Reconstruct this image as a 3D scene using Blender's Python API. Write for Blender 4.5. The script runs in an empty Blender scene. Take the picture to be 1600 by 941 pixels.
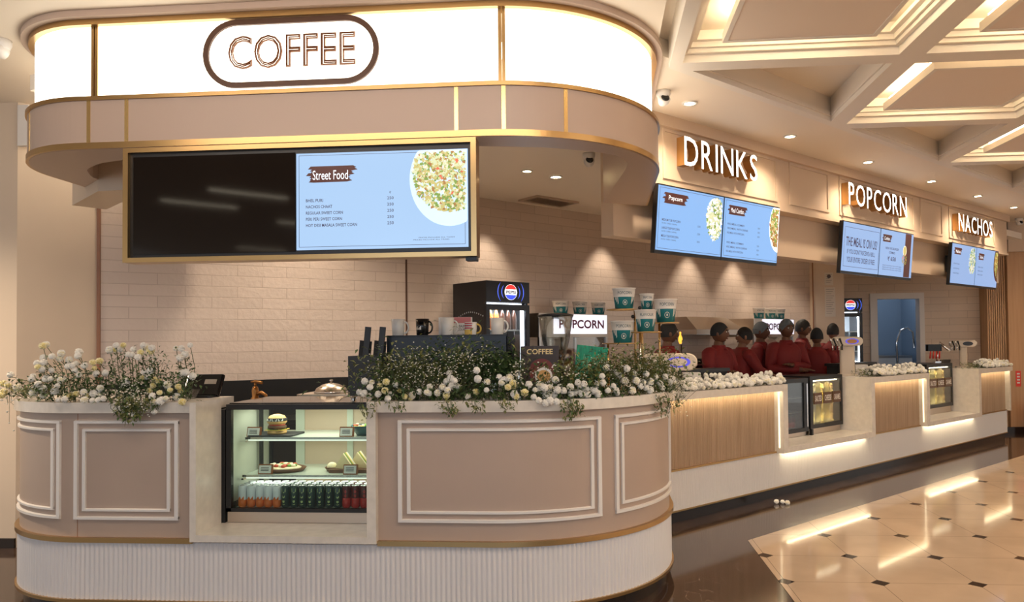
import bpy, bmesh, math, random
from mathutils import Vector, Matrix
random.seed(11)
SC = bpy.context.scene
COL = SC.collection
PI = math.pi

# ------------------------------------------------------------------ camera
F_PX, CX, CY, YAW, PITCH, ROLL, EYE = 1164.675, 841.163, 39.644, 0.0803, 0.0232, -0.0101, 1.55
cd = bpy.data.cameras.new('camera')
cam = bpy.data.objects.new('camera', cd)
COL.objects.link(cam)
cd.sensor_width = 36.0
cd.lens = F_PX / 1600 * 36
cd.shift_x = -(CX - 800) / 1600
cd.shift_y = CY / 1600
cd.clip_start = .05
cd.clip_end = 100
cam.matrix_world = (Matrix.Translation((0, 0, EYE)) @ Matrix.Rotation(YAW, 4, 'Z')
                    @ Matrix.Rotation(PI / 2 + PITCH, 4, 'X') @ Matrix.Rotation(ROLL, 4, 'Z'))
SC.camera = cam

# ------------------------------------------------------------------ world, light, exposure
SC.view_settings.view_transform = 'Standard'
SC.view_settings.look = 'None'
SC.view_settings.gamma = 1
SC.view_settings.use_curve_mapping = False
SC.view_settings.exposure = 0.0
wd = bpy.data.worlds.new('mall')
SC.world = wd
wd.use_nodes = True
wd.node_tree.nodes['Background'].inputs[0].default_value = (1.0, .95, .90, 1)
wd.node_tree.nodes['Background'].inputs[1].default_value = .68


def lamp(kind, loc, power, color, size=.1, rot=(0, 0, 0), spot=None, blend=.5, sizey=None, name='lamp'):
    l = bpy.data.lights.new(name, kind)
    l.energy = power
    l.color = color
    if kind == 'AREA':
        l.size = size
        if sizey:
            l.shape = 'RECTANGLE'
            l.size_y = sizey
    else:
        l.shadow_soft_size = size
    if spot:
        l.spot_size = spot
        l.spot_blend = blend
    o = bpy.data.objects.new(name, l)
    o.location = loc
    o.rotation_euler = rot
    COL.objects.link(o)
    return o


WARM = (1.0, .82, .62)
S2 = math.sqrt(.5)
DD = Vector((S2, S2, 0))
ND = Vector((-S2, S2, 0))


def D1(sd, off, z=0.0):
    "point in the frame of the long service counter: along it, into the depth, up"
    return DD * sd + ND * off + Vector((0, 0, z))


LAMP_POWER = dict(soffit=62, scallop=56, inner=62)
# soffit downlights in front of the lettered fascia
SOFFIT = [(4.86, 3.78), (6.40, 3.80), (8.0, 3.82), (9.6, 3.80), (11.1, 3.80), (12.5, 3.80)]
for s_, o_ in SOFFIT:
    lamp('SPOT', D1(s_, o_, 3.47), LAMP_POWER['soffit'], WARM, .05, spot=2.3, blend=.8, name='downlight_lamp')
# wall washers close to the tiled back wall
WASH = [(4.98, 6.48), (6.86, 6.48), (8.62, 6.48), (9.72, 6.48), (10.3, 6.3)]
for s_, o_ in WASH:
    lamp('SPOT', D1(s_, o_, 3.18), LAMP_POWER['scallop'], WARM, .03, spot=1.3, blend=.6, name='wall_washer_lamp')
for p in [(-2.2, 6.2, 3.15), (-3.1, 5.6, 3.15), (-1.2, 6.2, 3.15), (-.45, 7.3, 3.18), (-2.75, 6.75, 3.15)]:
    lamp('SPOT', p, LAMP_POWER['inner'], WARM, .05, spot=2.3, blend=1.0, name='kiosk_downlight_lamp')
# mall hall behind the viewer: big soft daylight from the atrium; two unseen warm fills added overhead
lamp('AREA', (-1.0, -5.5, 3.3), 175, (.60, .76, 1.0), 7, rot=(math.radians(66), 0, 0), sizey=2.2, name='atrium_daylight')
lamp('AREA', (4.2, 1.5, 3.3), 130, (1.0, .88, .75), 3, rot=(0, 0, 0), sizey=3, name='hall_fill')  # added fill, bounces off the floor to brighten the ceilings
lamp('AREA', (-1.3, 2.2, 3.44), 44, (1.0, .84, .70), 4.2, rot=(math.radians(62), 0, 0), sizey=.5, name='canopy_fill')  # added fill aimed at the canopy band, no fitting hangs here
lamp('SPOT', (-5.2, 3.9, 3.4), 330, WARM, .08, spot=2.2, blend=.8, name='corner_downlight_lamp')


# ------------------------------------------------------------------ materials
MATS = {}


def ramp(nt, a, b, p0=.4, p1=.6):
    r = nt.nodes.new('ShaderNodeValToRGB')
    r.color_ramp.elements[0].position = p0
    r.color_ramp.elements[0].color = (*a, 1)
    r.color_ramp.elements[1].position = p1
    r.color_ramp.elements[1].color = (*b, 1)
    return r


def mat(name, col, rough=.5, metal=0.0, emit=None, es=0.0, var=0.0, vs=6.0, bump=0.0, bs=60.0, spec=.5, coat=0.0, stretch=None):
    if name in MATS:
        return MATS[name]
    m = bpy.data.materials.new(name)
    m.use_nodes = True
    nt = m.node_tree
    b = nt.nodes['Principled BSDF']
    b.inputs['Base Color'].default_value = (*col, 1)
    b.inputs['Roughness'].default_value = rough
    b.inputs['Metallic'].default_value = metal
    b.inputs['Specular IOR Level'].default_value = spec
    if coat:
        b.inputs['Coat Weight'].default_value = coat
        b.inputs['Coat Roughness'].default_value = .08
    if emit:
        b.inputs['Emission Color'].default_value = (*emit, 1)
        b.inputs['Emission Strength'].default_value = es
    if var or bump:
        tc = nt.nodes.new('ShaderNodeTexCoord')
        src = tc.outputs['Object']
        if stretch:
            mp = nt.nodes.new('ShaderNodeMapping')
            mp.inputs['Scale'].default_value = stretch
            nt.links.new(src, mp.inputs[0])
            src = mp.outputs[0]
    if var:
        n = nt.nodes.new('ShaderNodeTexNoise')
        n.inputs['Scale'].default_value = vs
        n.inputs['Detail'].default_value = 4
        nt.links.new(src, n.inputs['Vector'])
        lo = tuple(c * (1 - var) for c in col)
        hi = tuple(min(1, c * (1 + var)) for c in col)
        r = ramp(nt, lo, hi, .3, .7)
        nt.links.new(n.outputs['Fac'], r.inputs[0])
        nt.links.new(r.outputs[0], b.inputs['Base Color'])
    if bump:
        n2 = nt.nodes.new('ShaderNodeTexNoise')
        n2.inputs['Scale'].default_value = bs
        nt.links.new(src, n2.inputs['Vector'])
        bp = nt.nodes.new('ShaderNodeBump')
        bp.inputs['Strength'].default_value = bump
        bp.inputs['Distance'].default_value = .01
        nt.links.new(n2.outputs['Fac'], bp.inputs['Height'])
        nt.links.new(bp.outputs[0], b.inputs['Normal'])
    MATS[name] = m
    return m


def glass(name, tint=(.92, .97, .94), refl=1.0):
    if name in MATS:
        return MATS[name]
    m = bpy.data.materials.new(name)
    m.use_nodes = True
    nt = m.node_tree
    nt.nodes.clear()
    out = nt.nodes.new('ShaderNodeOutputMaterial')
    t = nt.nodes.new('ShaderNodeBsdfTransparent')
    t.inputs[0].default_value = (*tint, 1)
    g = nt.nodes.new('ShaderNodeBsdfGlossy')
    g.inputs['Roughness'].default_value = .02
    fr = nt.nodes.new('ShaderNodeFresnel')
    fr.inputs[0].default_value = 1.42
    mu = nt.nodes.new('ShaderNodeMath')
    mu.operation = 'MULTIPLY'
    mu.inputs[1].default_value = refl
    mx = nt.nodes.new('ShaderNodeMixShader')
    nt.links.new(fr.outputs[0], mu.inputs[0])
    nt.links.new(mu.outputs[0], mx.inputs[0])
    nt.links.new(t.outputs[0], mx.inputs[1])
    nt.links.new(g.outputs[0], mx.inputs[2])
    nt.links.new(mx.outputs[0], out.inputs[0])
    MATS[name] = m
    return m


def brick_mat(name, col, mortar, bw=.40, rh=.10, rough=.22, gap=.004):
    m = mat(name, col, rough, spec=.5)
    nt = m.node_tree
    b = nt.nodes['Principled BSDF']
    tc = nt.nodes.new('ShaderNodeTexCoord')
    sx = nt.nodes.new('ShaderNodeSeparateXYZ')
    cb = nt.nodes.new('ShaderNodeCombineXYZ')
    nt.links.new(tc.outputs['Object'], sx.inputs[0])
    nt.links.new(sx.outputs[0], cb.inputs[0])
    nt.links.new(sx.outputs[2], cb.inputs[1])
    br = nt.nodes.new('ShaderNodeTexBrick')
    br.inputs['Scale'].default_value = 1
    br.inputs['Brick Width'].default_value = bw
    br.inputs['Row Height'].default_value = rh
    br.inputs['Mortar Size'].default_value = gap
    br.inputs['Mortar Smooth'].default_value = .3
    br.inputs['Color1'].default_value = (*col, 1)
    br.inputs['Color2'].default_value = (*[c * .93 for c in col], 1)
    br.inputs['Mortar'].default_value = (*mortar, 1)
    nt.links.new(cb.outputs[0], br.inputs['Vector'])
    nt.links.new(br.outputs['Color'], b.inputs['Base Color'])
    n = nt.nodes.new('ShaderNodeTexNoise')
    n.inputs['Scale'].default_value = 22
    n.inputs['Detail'].default_value = 2
    nt.links.new(tc.outputs['Object'], n.inputs['Vector'])
    iv = nt.nodes.new('ShaderNodeMath')
    iv.operation = 'MULTIPLY_ADD'
    iv.inputs[1].default_value = -1.2
    nt.links.new(br.outputs['Fac'], iv.inputs[0])
    nt.links.new(n.outputs['Fac'], iv.inputs[2])
    bp = nt.nodes.new('ShaderNodeBump')
    bp.inputs['Strength'].default_value = .35
    bp.inputs['Distance'].default_value = .012
    nt.links.new(iv.outputs[0], bp.inputs['Height'])
    nt.links.new(bp.outputs[0], b.inputs['Normal'])
    return m


def marble_mat(name, base, vein, rough=.09):
    m = mat(name, base, rough, spec=.6)
    nt = m.node_tree
    b = nt.nodes['Principled BSDF']
    tc = nt.nodes.new('ShaderNodeTexCoord')
    n = nt.nodes.new('ShaderNodeTexNoise')
    n.inputs['Scale'].default_value = 1.6
    n.inputs['Detail'].default_value = 6
    n.inputs['Distortion'].default_value = 1.2
    nt.links.new(tc.outputs['Object'], n.inputs['Vector'])
    r = nt.nodes.new('ShaderNodeValToRGB')
    e = r.color_ramp.elements
    e[0].position = .30
    e[0].color = (*[c * .75 for c in base], 1)
    e[1].position = .72
    e[1].color = (*[min(1, c * 1.3) for c in base], 1)
    for p, c in ((.4955, base), (.5, vein), (.5045, base)):
        k = e.new(p)
        k.color = (*c, 1)
    nt.links.new(n.outputs['Fac'], r.inputs[0])
    nt.links.new(r.outputs[0], b.inputs['Base Color'])
    return m


def tile_mat(name, base, dark, p, ox, oy):
    "polished cream tile with small dark diamonds at the joints"
    m = mat(name, base, .07, spec=.6)
    nt = m.node_tree
    b = nt.nodes['Principled BSDF']
    L = nt.links.new

    def math_(op, a, bb=None, c=None):
        k = nt.nodes.new('ShaderNodeMath')
        k.operation = op
        for i, v in enumerate((a, bb, c)):
            if v is None:
                continue
            if isinstance(v, (int, float)):
                k.inputs[i].default_value = v
            else:
                L(v, k.inputs[i])
        return k.outputs[0]
    tc = nt.nodes.new('ShaderNodeTexCoord')
    sx = nt.nodes.new('ShaderNodeSeparateXYZ')
    L(tc.outputs['Object'], sx.inputs[0])
    d = []
    for k, o in ((0, ox), (1, oy)):
        t = math_('SUBTRACT', sx.outputs[k], o - p / 2)
        t = math_('WRAP', t, p, 0.0)
        d.append(math_('ABSOLUTE', math_('SUBTRACT', t, p / 2)))
    dia = math_('LESS_THAN', math_('ADD', d[0], d[1]), .062)
    gr = math_('LESS_THAN', math_('MINIMUM', d[0], d[1]), .0022)
    n = nt.nodes.new('ShaderNodeTexNoise')
    n.inputs['Scale'].default_value = 2.2
    n.inputs['Detail'].default_value = 5
    L(tc.outputs['Object'], n.inputs['Vector'])
    r = ramp(nt, tuple(c * .88 for c in base), tuple(min(1, c * 1.08) for c in base), .3, .7)
    L(n.outputs['Fac'], r.inputs[0])
    m1 = nt.nodes.new('ShaderNodeMix')
    m1.data_type = 'RGBA'
    L(gr, m1.inputs[0])
    L(r.outputs[0], m1.inputs[6])
    m1.inputs[7].default_value = (*[c * .45 for c in base], 1)
    m2 = nt.nodes.new('ShaderNodeMix')
    m2.data_type = 'RGBA'
    L(dia, m2.inputs[0])
    L(m1.outputs[2], m2.inputs[6])
    m2.inputs[7].default_value = (*dark, 1)
    L(m2.outputs[2], b.inputs['Base Color'])
    return m


def wood_mat(name, a, bcol, rough=.45, scale=(14, 14, .8)):
    m = mat(name, a, rough)
    nt = m.node_tree
    b = nt.nodes['Principled BSDF']
    tc = nt.nodes.new('ShaderNodeTexCoord')
    mp = nt.nodes.new('ShaderNodeMapping')
    mp.inputs['Scale'].default_value = scale
    n = nt.nodes.new('ShaderNodeTexNoise')
    n.inputs['Scale'].default_value = 2.0
    n.inputs['Detail'].default_value = 6
    nt.links.new(tc.outputs['Object'], mp.inputs[0])
    nt.links.new(mp.outputs[0], n.inputs['Vector'])
    r = ramp(nt, a, bcol, .3, .7)
    nt.links.new(n.outputs['Fac'], r.inputs[0])
    nt.links.new(r.outputs[0], b.inputs['Base Color'])
    return m


mat('tan_paint', (.47, .36, .29), .42, var=.03, vs=3)
mat('tan_laminate', (.53, .40, .32), .38)
mat('white_paint', (.80, .76, .72), .4)
mat('flute_white', (.78, .75, .74), .45)
mat('stone_white', (.74, .68, .60), .25, var=.06, vs=18)
mat('gold', (.55, .36, .16), .28, 1.0)
mat('brass', (.83, .60, .27), .25, 1.0)
mat('dark_skirt', (.028, .020, .016), .15)
mat('wall_cream', (.74, .60, .46), .55, var=.02, vs=2)
mat('ceiling_paint', (.88, .77, .64), .6)
mat('ceiling_panel', (.86, .72, .60), .6)
mat('beam_paint', (.86, .78, .68), .5)
mat('fascia_paint', (.66, .50, .36), .5)
brick_mat('brick_cream', (.70, .58, .50), (.55, .44, .37), bw=.44)
brick_mat('plank_cream', (.70, .56, .44), (.45, .34, .26), bw=.6, rh=.12, rough=.4, gap=.003)
marble_mat('brown_marble', (.060, .036, .026), (.14, .10, .08))
tile_mat('cream_tile', (.56, .42, .30), (.035, .02, .014), .593, 1.7732, 6.1332)
wood_mat('wood_oak', (.48, .27, .13), (.58, .35, .19), .4, (10, 10, .5))
wood_mat('wood_flute', (.36, .24, .15), (.46, .32, .21), .5)
mat('lightbox', (1, .96, .88), .5, emit=(1.0, .93, .78), es=2.6)
mat('cove_glow', (1, .95, .8), .5, emit=(1.0, .88, .64), es=10.0)
mat('led_glow', (1, .95, .8), .5, emit=(1.0, .86, .58), es=1.3)
mat('led_strong', (1, .95, .8), .5, emit=(1.0, .84, .54), es=20.0)
mat('lamp_glow', (1, .95, .8), .5, emit=(1.0, .88, .66), es=9.0)
mat('letter_glow', (1, 1, 1), .5, emit=(1.0, .96, .88), es=2.6)
mat('letter_side', (.52, .29, .10), .3, .8)
mat('sign_brown', (.10, .042, .02), .4)
mat('sign_copper', (.30, .13, .06), .4)
mat('black', (.012, .012, .013), .35)
mat('black_gloss', (.006, .006, .007), .06)
mat('black_matte', (.015, .014, .014), .7)
mat('screen_off', (.010, .006, .004), .06, spec=.32)
mat('screen_blue', (.02, .02, .02), .15, emit=(.47, .69, 1.0), es=.95, spec=.2)
mat('screen_sky', (.02, .02, .02), .15, emit=(.30, .55, .98), es=.95, spec=.3)
mat('floor_bounce', (.60, .53, .46), .5)
mat('screen_deep', (.02, .02, .02), .12, emit=(.36, .55, .92), es=.85)
mat('screen_ink', (.02, .012, .03), .3, emit=(.05, .04, .08), es=1)
mat('screen_brown', (.05, .015, .01), .3, emit=(.055, .013, .010), es=1)
mat('screen_white', (.8, .8, .8), .3, emit=(.80, .90, 1.0), es=1)
mat('steel', (.62, .60, .58), .28, 1.0)
mat('steel_warm', (.60, .52, .44), .32, 1.0)
mat('chrome', (.85, .85, .86), .08, 1.0)


# ------------------------------------------------------------------ mesh builder
class MB:
    def __init__(self, M=None):
        self.v, self.f, self.fm, self.fs = [], [], [], []
        self.mats, self.cur, self.sm = [], 0, False
        self.M = M or Matrix.Identity(4)

    def use(self, name, smooth=None):
        if name not in self.mats:
            self.mats.append(name)
        self.cur = self.mats.index(name)
        if smooth is not None:
            self.sm = smooth
        return self

    def vert(self, p):
        self.v.append(self.M @ Vector(p))
        return len(self.v) - 1

    def face(self, idx, sm=None):
        self.f.append(tuple(idx))
        self.fm.append(self.cur)
        self.fs.append(self.sm if sm is None else sm)

    def poly(self, pts):
        self.face([self.vert(p) for p in pts], False)

    def box(self, x0, x1, y0, y1, z0, z1):
        c = [self.vert((x, y, z)) for z in (z0, z1) for y in (y0, y1) for x in (x0, x1)]
        for q in ((0, 2, 3, 1), (4, 5, 7, 6), (0, 1, 5, 4), (2, 6, 7, 3), (0, 4, 6, 2), (1, 3, 7, 5)):
            self.face([c[i] for i in q], False)
        return self

    def rbox(self, x0, x1, y0, y1, z0, z1, r=.01, seg=3):
        "box with rounded vertical edges and a small top chamfer"
        r = min(r, (x1 - x0) / 2.01, (y1 - y0) / 2.01)
        pts = []
        for cx, cy, a0 in ((x1 - r, y1 - r, 0), (x0 + r, y1 - r, 90), (x0 + r, y0 + r, 180), (x1 - r, y0 + r, 270)):
            for k in range(seg + 1):
                a = math.radians(a0 + 90 * k / seg)
                pts.append((cx + r * math.cos(a), cy + r * math.sin(a)))
        self.prism(pts, z0, z1)
        return self

    def prism(self, pts, z0, z1, smooth_side=False):
        n = len(pts)
        a = [self.vert((p[0], p[1], z0)) for p in pts]
        b = [self.vert((p[0], p[1], z1)) for p in pts]
        for i in range(n):
            j = (i + 1) % n
            self.face((a[i], a[j], b[j], b[i]), smooth_side)
        self.face(a[::-1], False)
        self.face(b, False)
        return self

    def ring(self, outer, inner, z0, z1):
        "closed ring prism between two polygons with the same number of points"
        n = len(outer)
        ao = [self.vert((p[0], p[1], z0)) for p in outer]
        ai = [self.vert((p[0], p[1], z0)) for p in inner]
        bo = [self.vert((p[0], p[1], z1)) for p in outer]
        bi = [self.vert((p[0], p[1], z1)) for p in inner]
        for i in range(n):
            j = (i + 1) % n
            self.face((ao[i], ao[j], bo[j], bo[i]), False)
            self.face((ai[j], ai[i], bi[i], bi[j]), False)
            self.face((ao[j], ao[i], ai[i], ai[j]), False)
            self.face((bo[i], bo[j], bi[j], bi[i]), False)
        return self

    def lathe(self, prof, c=(0, 0, 0), seg=16, sm=True, cap=True, sx=1.0, sy=1.0):
        rows = []
        for r, z in prof:
            rows.append([self.vert((c[0] + sx * r * math.cos(2 * PI * k / seg), c[1] + sy * r * math.sin(2 * PI * k / seg), c[2] + z)) for k in range(seg)])
        for a, b in zip(rows, rows[1:]):
            for k in range(seg):
                j = (k + 1) % seg
                self.face((a[k], a[j], b[j], b[k]), sm)
        if cap:
            if prof[0][0] > 1e-5:
                self.face(rows[0][::-1], False)
            if prof[-1][0] > 1e-5:
                self.face(rows[-1], False)
        return self

    def tube(self, path, r, seg=6, cap=True):
        P = [Vector(p) for p in path]
        n = len(P)
        rr = r if isinstance(r, (list, tuple)) else [r] * n
        rows = []
        up = None
        for i in range(n):
            t = (P[min(i + 1, n - 1)] - P[max(i - 1, 0)])
            if t.length < 1e-9:
                t = Vector((0, 0, 1))
            t.normalize()
            if up is None:
                up = Vector((0, 0, 1)) if abs(t.z) < .9 else Vector((1, 0, 0))
            s = t.cross(up)
            if s.length < 1e-6:
                s = t.orthogonal()
            s.normalize()
            up = s.cross(t).normalized()
            rows.append([self.vert(P[i] + rr[i] * (math.cos(2 * PI * k / seg) * s + math.sin(2 * PI * k / seg) * up)) for k in range(seg)])
        for a, b in zip(rows, rows[1:]):
            for k in range(seg):
                j = (k + 1) % seg
                self.face((a[k], a[j], b[j], b[k]), True)
        if cap:
            self.face(rows[0][::-1], False)
            self.face(rows[-1], False)
        return self

    def ball(self, c, r, seg=10, rings=6, s=(1, 1, 1)):
        rows = []
        for i in range(rings + 1):
            a = PI * i / rings
            if i in (0, rings):
                rows.append([self.vert((c[0], c[1], c[2] - s[2] * r * math.cos(a)))])
            else:
                rows.append([self.vert((c[0] + s[0] * r * math.sin(a) * math.cos(2 * PI * k / seg), c[1] + s[1] * r * math.sin(a) * math.sin(2 * PI * k / seg), c[2] - s[2] * r * math.cos(a))) for k in range(seg)])
        for a, b in zip(rows, rows[1:]):
            for k in range(seg):
                j = (k + 1) % seg
                if len(a) == 1:
                    self.face((a[0], b[j], b[k]), True)
                elif len(b) == 1:
                    self.face((a[k], a[j], b[0]), True)
                else:
                    self.face((a[k], a[j], b[j], b[k]), True)
        return self

    def sweep(self, pts, prof, closed=False):
        "pts: list of (pos, side, up); prof: list of (a, b) -> pos + a*side + b*up"
        rows = [[self.vert(p + a * s + b * u) for a, b in prof] for p, s, u in pts]
        m = len(prof)
        for q in range(len(rows) - (0 if closed else 1)):
            a, b = rows[q], rows[(q + 1) % len(rows)]
            for k in range(m):
                j = (k + 1) % m
                self.face((a[k], a[j], b[j], b[k]), False)
        if not closed:
            self.face(rows[0][::-1], False)
            self.face(rows[-1], False)
        return self

    def mesh(self, mesh, M=None):
        "append a mesh datablock"
        M = M or Matrix.Identity(4)
        base = [self.vert(M @ v.co) for v in mesh.vertices]
        for p in mesh.polygons:
            self.face([base[i] for i in p.vertices])
        return self

    def build(self, name, m=None, parent=None, label=None, kind=None, loc=None, rz=0.0):
        me = bpy.data.meshes.new(name)
        me.from_pydata([tuple(v) for v in self.v], [], self.f)
        names = self.mats or [m]
        for n in names:
            me.materials.append(MATS[n])
        for i, p in enumerate(me.polygons):
            p.material_index = self.fm[i] if self.mats else 0
            p.use_smooth = self.fs[i]
        me.update()
        bm = bmesh.new()
        bm.from_mesh(me)
        bmesh.ops.recalc_face_normals(bm, faces=bm.faces)
        bm.to_mesh(me)
        bm.free()
        o = bpy.data.objects.new(name, me)
        COL.objects.link(o)
        if parent:
            o.parent = parent
        if loc is not None:
            o.location = loc
            o.rotation_euler = (0, 0, rz)
        if label:
            o['label'] = label
        if kind:
            o['kind'] = kind
        return o


def thing(name, label, cat, loc=(0, 0, 0), rz=0.0, group=None):
    o = bpy.data.objects.new(name, None)
    o.empty_display_size = .1
    COL.objects.link(o)
    o.location = loc
    o.rotation_euler = (0, 0, rz)
    tag(o, label, cat, group)
    return o


def tag(o, label, cat, group=None):
    o['label'] = label
    o['category'] = cat
    if group:
        o['group'] = group
    return o


def copy_tree(o, parent=None):
    c = o.copy()
    COL.objects.link(c)
    if parent:
        c.parent = parent
    for ch in list(o.children):
        copy_tree(ch, c)
    return c


def struct(name, mb, m=None, loc=None, rz=0.0):
    return mb.build(name, m, kind='structure', loc=loc, rz=rz)


FONT_CACHE = {}


def text_mesh(s, outline=None, offset=0.0):
    "unit text as mesh data (flat), normalised to 0..1 in x and y by its own bounds"
    key = (s, outline, offset)
    if key in FONT_CACHE:
        return FONT_CACHE[key]
    cu = bpy.data.curves.new('lettering', 'FONT')
    cu.body = s
    cu.size = 1
    cu.resolution_u = 3
    cu.offset = offset
    if outline:
        cu.fill_mode = 'NONE'
        cu.bevel_depth = outline
        cu.bevel_resolution = 0
    o = bpy.data.objects.new('lettering', cu)
    COL.objects.link(o)
    bpy.context.view_layer.update()
    dg = bpy.context.evaluated_depsgraph_get()
    me = bpy.data.meshes.new_from_object(o.evaluated_get(dg))
    bpy.data.objects.remove(o)
    xs = [v.co.x for v in me.vertices] or [0, 1]
    ys = [v.co.y for v in me.vertices] or [0, 1]
    FONT_CACHE[key] = (me, min(xs), max(xs), min(ys), max(ys))
    return FONT_CACHE[key]


def frame(o, ux, uy):
    "matrix: local x along ux, y along uy, z towards the reader"
    ux = Vector(ux).normalized()
    uy = Vector(uy).normalized()
    un = ux.cross(uy)
    M = Matrix((ux, uy, un)).transposed().to_4x4()
    M.translation = Vector(o)
    return M


def put_text(mb, s, F, x0, y0, w, h, depth=.0, z=.001, offset=0.0, mname=None, outline=None, side=None):
    "letters fitted to the box x0..x0+w, y0..y0+h of frame F; depth > 0 makes them solid"
    me, a, b, c, d = text_mesh(s, outline, offset)
    kx = w / max(b - a, 1e-6)
    ky = h / max(d - c, 1e-6)
    if mname:
        mb.use(mname)
    old = mb.M
    mb.M = old @ F
    base = [mb.vert((x0 + (v.co.x - a) * kx, y0 + (v.co.y - c) * ky, z + depth + (v.co.z * .5 if outline else 0))) for v in me.vertices]
    for p in me.polygons:
        mb.face([base[i] for i in p.vertices], False)
    if depth:
        back = [mb.vert((x0 + (v.co.x - a) * kx, y0 + (v.co.y - c) * ky, z)) for v in me.vertices]
        cnt = {}
        for p in me.polygons:
            for e in p.edge_keys:
                cnt[e] = cnt.get(e, 0) + 1
        if side:
            mb.use(side)
        for (i, j), n in cnt.items():
            if n == 1:
                mb.face((base[i], base[j], back[j], back[i]), False)
    mb.M = old


XF = lambda y: frame((0, y, 0), (1, 0, 0), (0, 0, 1))          # frame of a plane facing the front


# ------------------------------------------------------------------ sight lines of the measured camera
_R = (Matrix.Rotation(YAW, 3, 'Z') @ Matrix.Rotation(PI / 2 + PITCH, 3, 'X') @ Matrix.Rotation(ROLL, 3, 'Z'))


def _ray(px, py):
    return _R @ Vector(((px - CX) / F_PX, -(py - 470.5 - CY) / F_PX, -1))


def on_y(px, py, Y):
    d = _ray(px, py)
    return Vector((0, 0, EYE)) + d * (Y / d.y)


def on_off(px, py, off):
    d = _ray(px, py)
    return Vector((0, 0, EYE)) + d * (off / d.dot(ND))


def on_z(px, py, z):
    d = _ray(px, py)
    return Vector((0, 0, EYE)) + d * ((z - EYE) / d.z)
# ================================================================== SETTING
mb = MB()
mb.prism([(-9, -9), (13, -9), (13, 16), (-9, 16)], -.1, 0)
struct('floor', mb, 'brown_marble')
mb = MB()
c0 = Vector((1.14, 5.95, 0))
cfar = c0 + DD * 11.0
mb.prism([(1.16, -6), (13, -6), (13, cfar.y), (cfar.x, cfar.y), (c0.x, c0.y)], .0002, .003)
struct('floor_tiled', mb, 'cream_tile')

mb = MB()
mb.prism([(-3.6, 5.3), (-2.8, 4.75), (-.6, 4.75), (.0, 5.1), (.0, 5.9), (.4, 7.1), (6.6, 13.25), (3.9, 13.25), (3.3, 12.1), (2.6, 12.1), (-2.0, 7.5), (-4.1, 5.9)], .0005, .004)
struct('floor_bounce_area', mb, 'floor_bounce')  # pale floor added to bounce light up to the kiosk ceiling

# --- ceilings
ZB = 3.42       # underside of the coffer beams
OFFC = 3.27     # edge of the coffered field, parallel to the service counter
e0 = Vector((.41, .41 + OFFC / S2, 0))
e1 = e0 + DD * 14
mb = MB()
mb.prism([(-9, -9), (.41, -9), (e0.x, e0.y), (e1.x, e1.y), (e1.x, 16), (-9, 16)], 3.5, 3.62)
struct('ceiling', mb, 'ceiling_paint')
mb = MB()
mb.prism([(.41, -6), (13, -6), (13, 16), (.41, 16)], 3.625, 3.8)
struct('ceiling_upper', mb, 'ceiling_paint')


def clip(poly, a, b, c):
    "keep a*x+b*y<=c"
    out = []
    for i, p in enumerate(poly):
        q = poly[(i + 1) % len(poly)]
        dp, dq = a * p[0] + b * p[1] - c, a * q[0] + b * q[1] - c
        if dp <= 0:
            out.append(p)
        if dp * dq < 0:
            t = dp / (dp - dq)
            out.append((p[0] + t * (q[0] - p[0]), p[1] + t * (q[1] - p[1])))
    return out


def inset(poly, w):
    n = len(poly)
    out = []
    ar = sum(poly[i][0] * poly[(i + 1) % n][1] - poly[(i + 1) % n][0] * poly[i][1] for i in range(n))
    sg = 1 if ar > 0 else -1
    for i in range(n):
        p0, p1, p2 = Vector(poly[i - 1]), Vector(poly[i]), Vector(poly[(i + 1) % n])
        a, b = (p1 - p0).normalized(), (p2 - p1).normalized()
        na, nb = Vector((-a.y, a.x)) * sg, Vector((-b.y, b.x)) * sg
        k = (na + nb) / (1 + na.dot(nb))
        out.append(tuple(p1 + k * w))
    return out


PIT, X0, Y0 = 1.57, .5, 5.1
coffers = MB()
coffers.use('beam_paint')
for i in range(0, 7):
    for j in range(-5, 6):
        x, y = X0 + PIT * i, Y0 + PIT * j
        sq = [(x, y), (x + PIT, y), (x + PIT, y + PIT), (x, y + PIT)]
        tri = False
        # a diagonal through the crossings cuts the outer cells into triangles
        if (y - x) / 1 > (Y0 - X0) + .01:
            continue
        if abs((y - x) - (Y0 - X0)) < .01:
            sq = clip(sq, -1, 1, Y0 - X0)
            sq = [sq[k] for k in range(len(sq)) if (Vector(sq[k]) - Vector(sq[k - 1])).length > .02]
            tri = True
        if x > 9.5:
            continue
        w0 = .085
        if tri:
            for wa, z0, z1 in ((.07, ZB, 3.46), (.085, 3.46, 3.49), (.075, 3.49, 3.66)):
                coffers.ring(sq, inset(sq, wa), z0, z1)
            continue
        for wa, z0, z1 in ((w0, ZB, 3.475), (w0 + .03, 3.475, 3.505), (w0 + .05, 3.505, 3.54), (w0 + .085, 3.54, 3.565), (w0 + .03, 3.565, 3.66)):
            coffers.ring(sq, inset(sq, wa), z0, z1)
        # dropped panel with a hidden light strip behind its rim
        mb = MB()
        P = inset(sq, .31)
        mb.use('beam_paint').ring(P, inset(P, .03), 3.455, 3.515)
        mb.use('ceiling_panel').prism(inset(P, .025), 3.46, 3.48)
        pn = struct('ceiling_panel', mb)
        g = MB()
        g.ring(inset(P, .035), inset(P, .06), 3.505, 3.555)
        g.build('light_strip', 'cove_glow', pn)
struct('ceiling_coffers', coffers)

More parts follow.
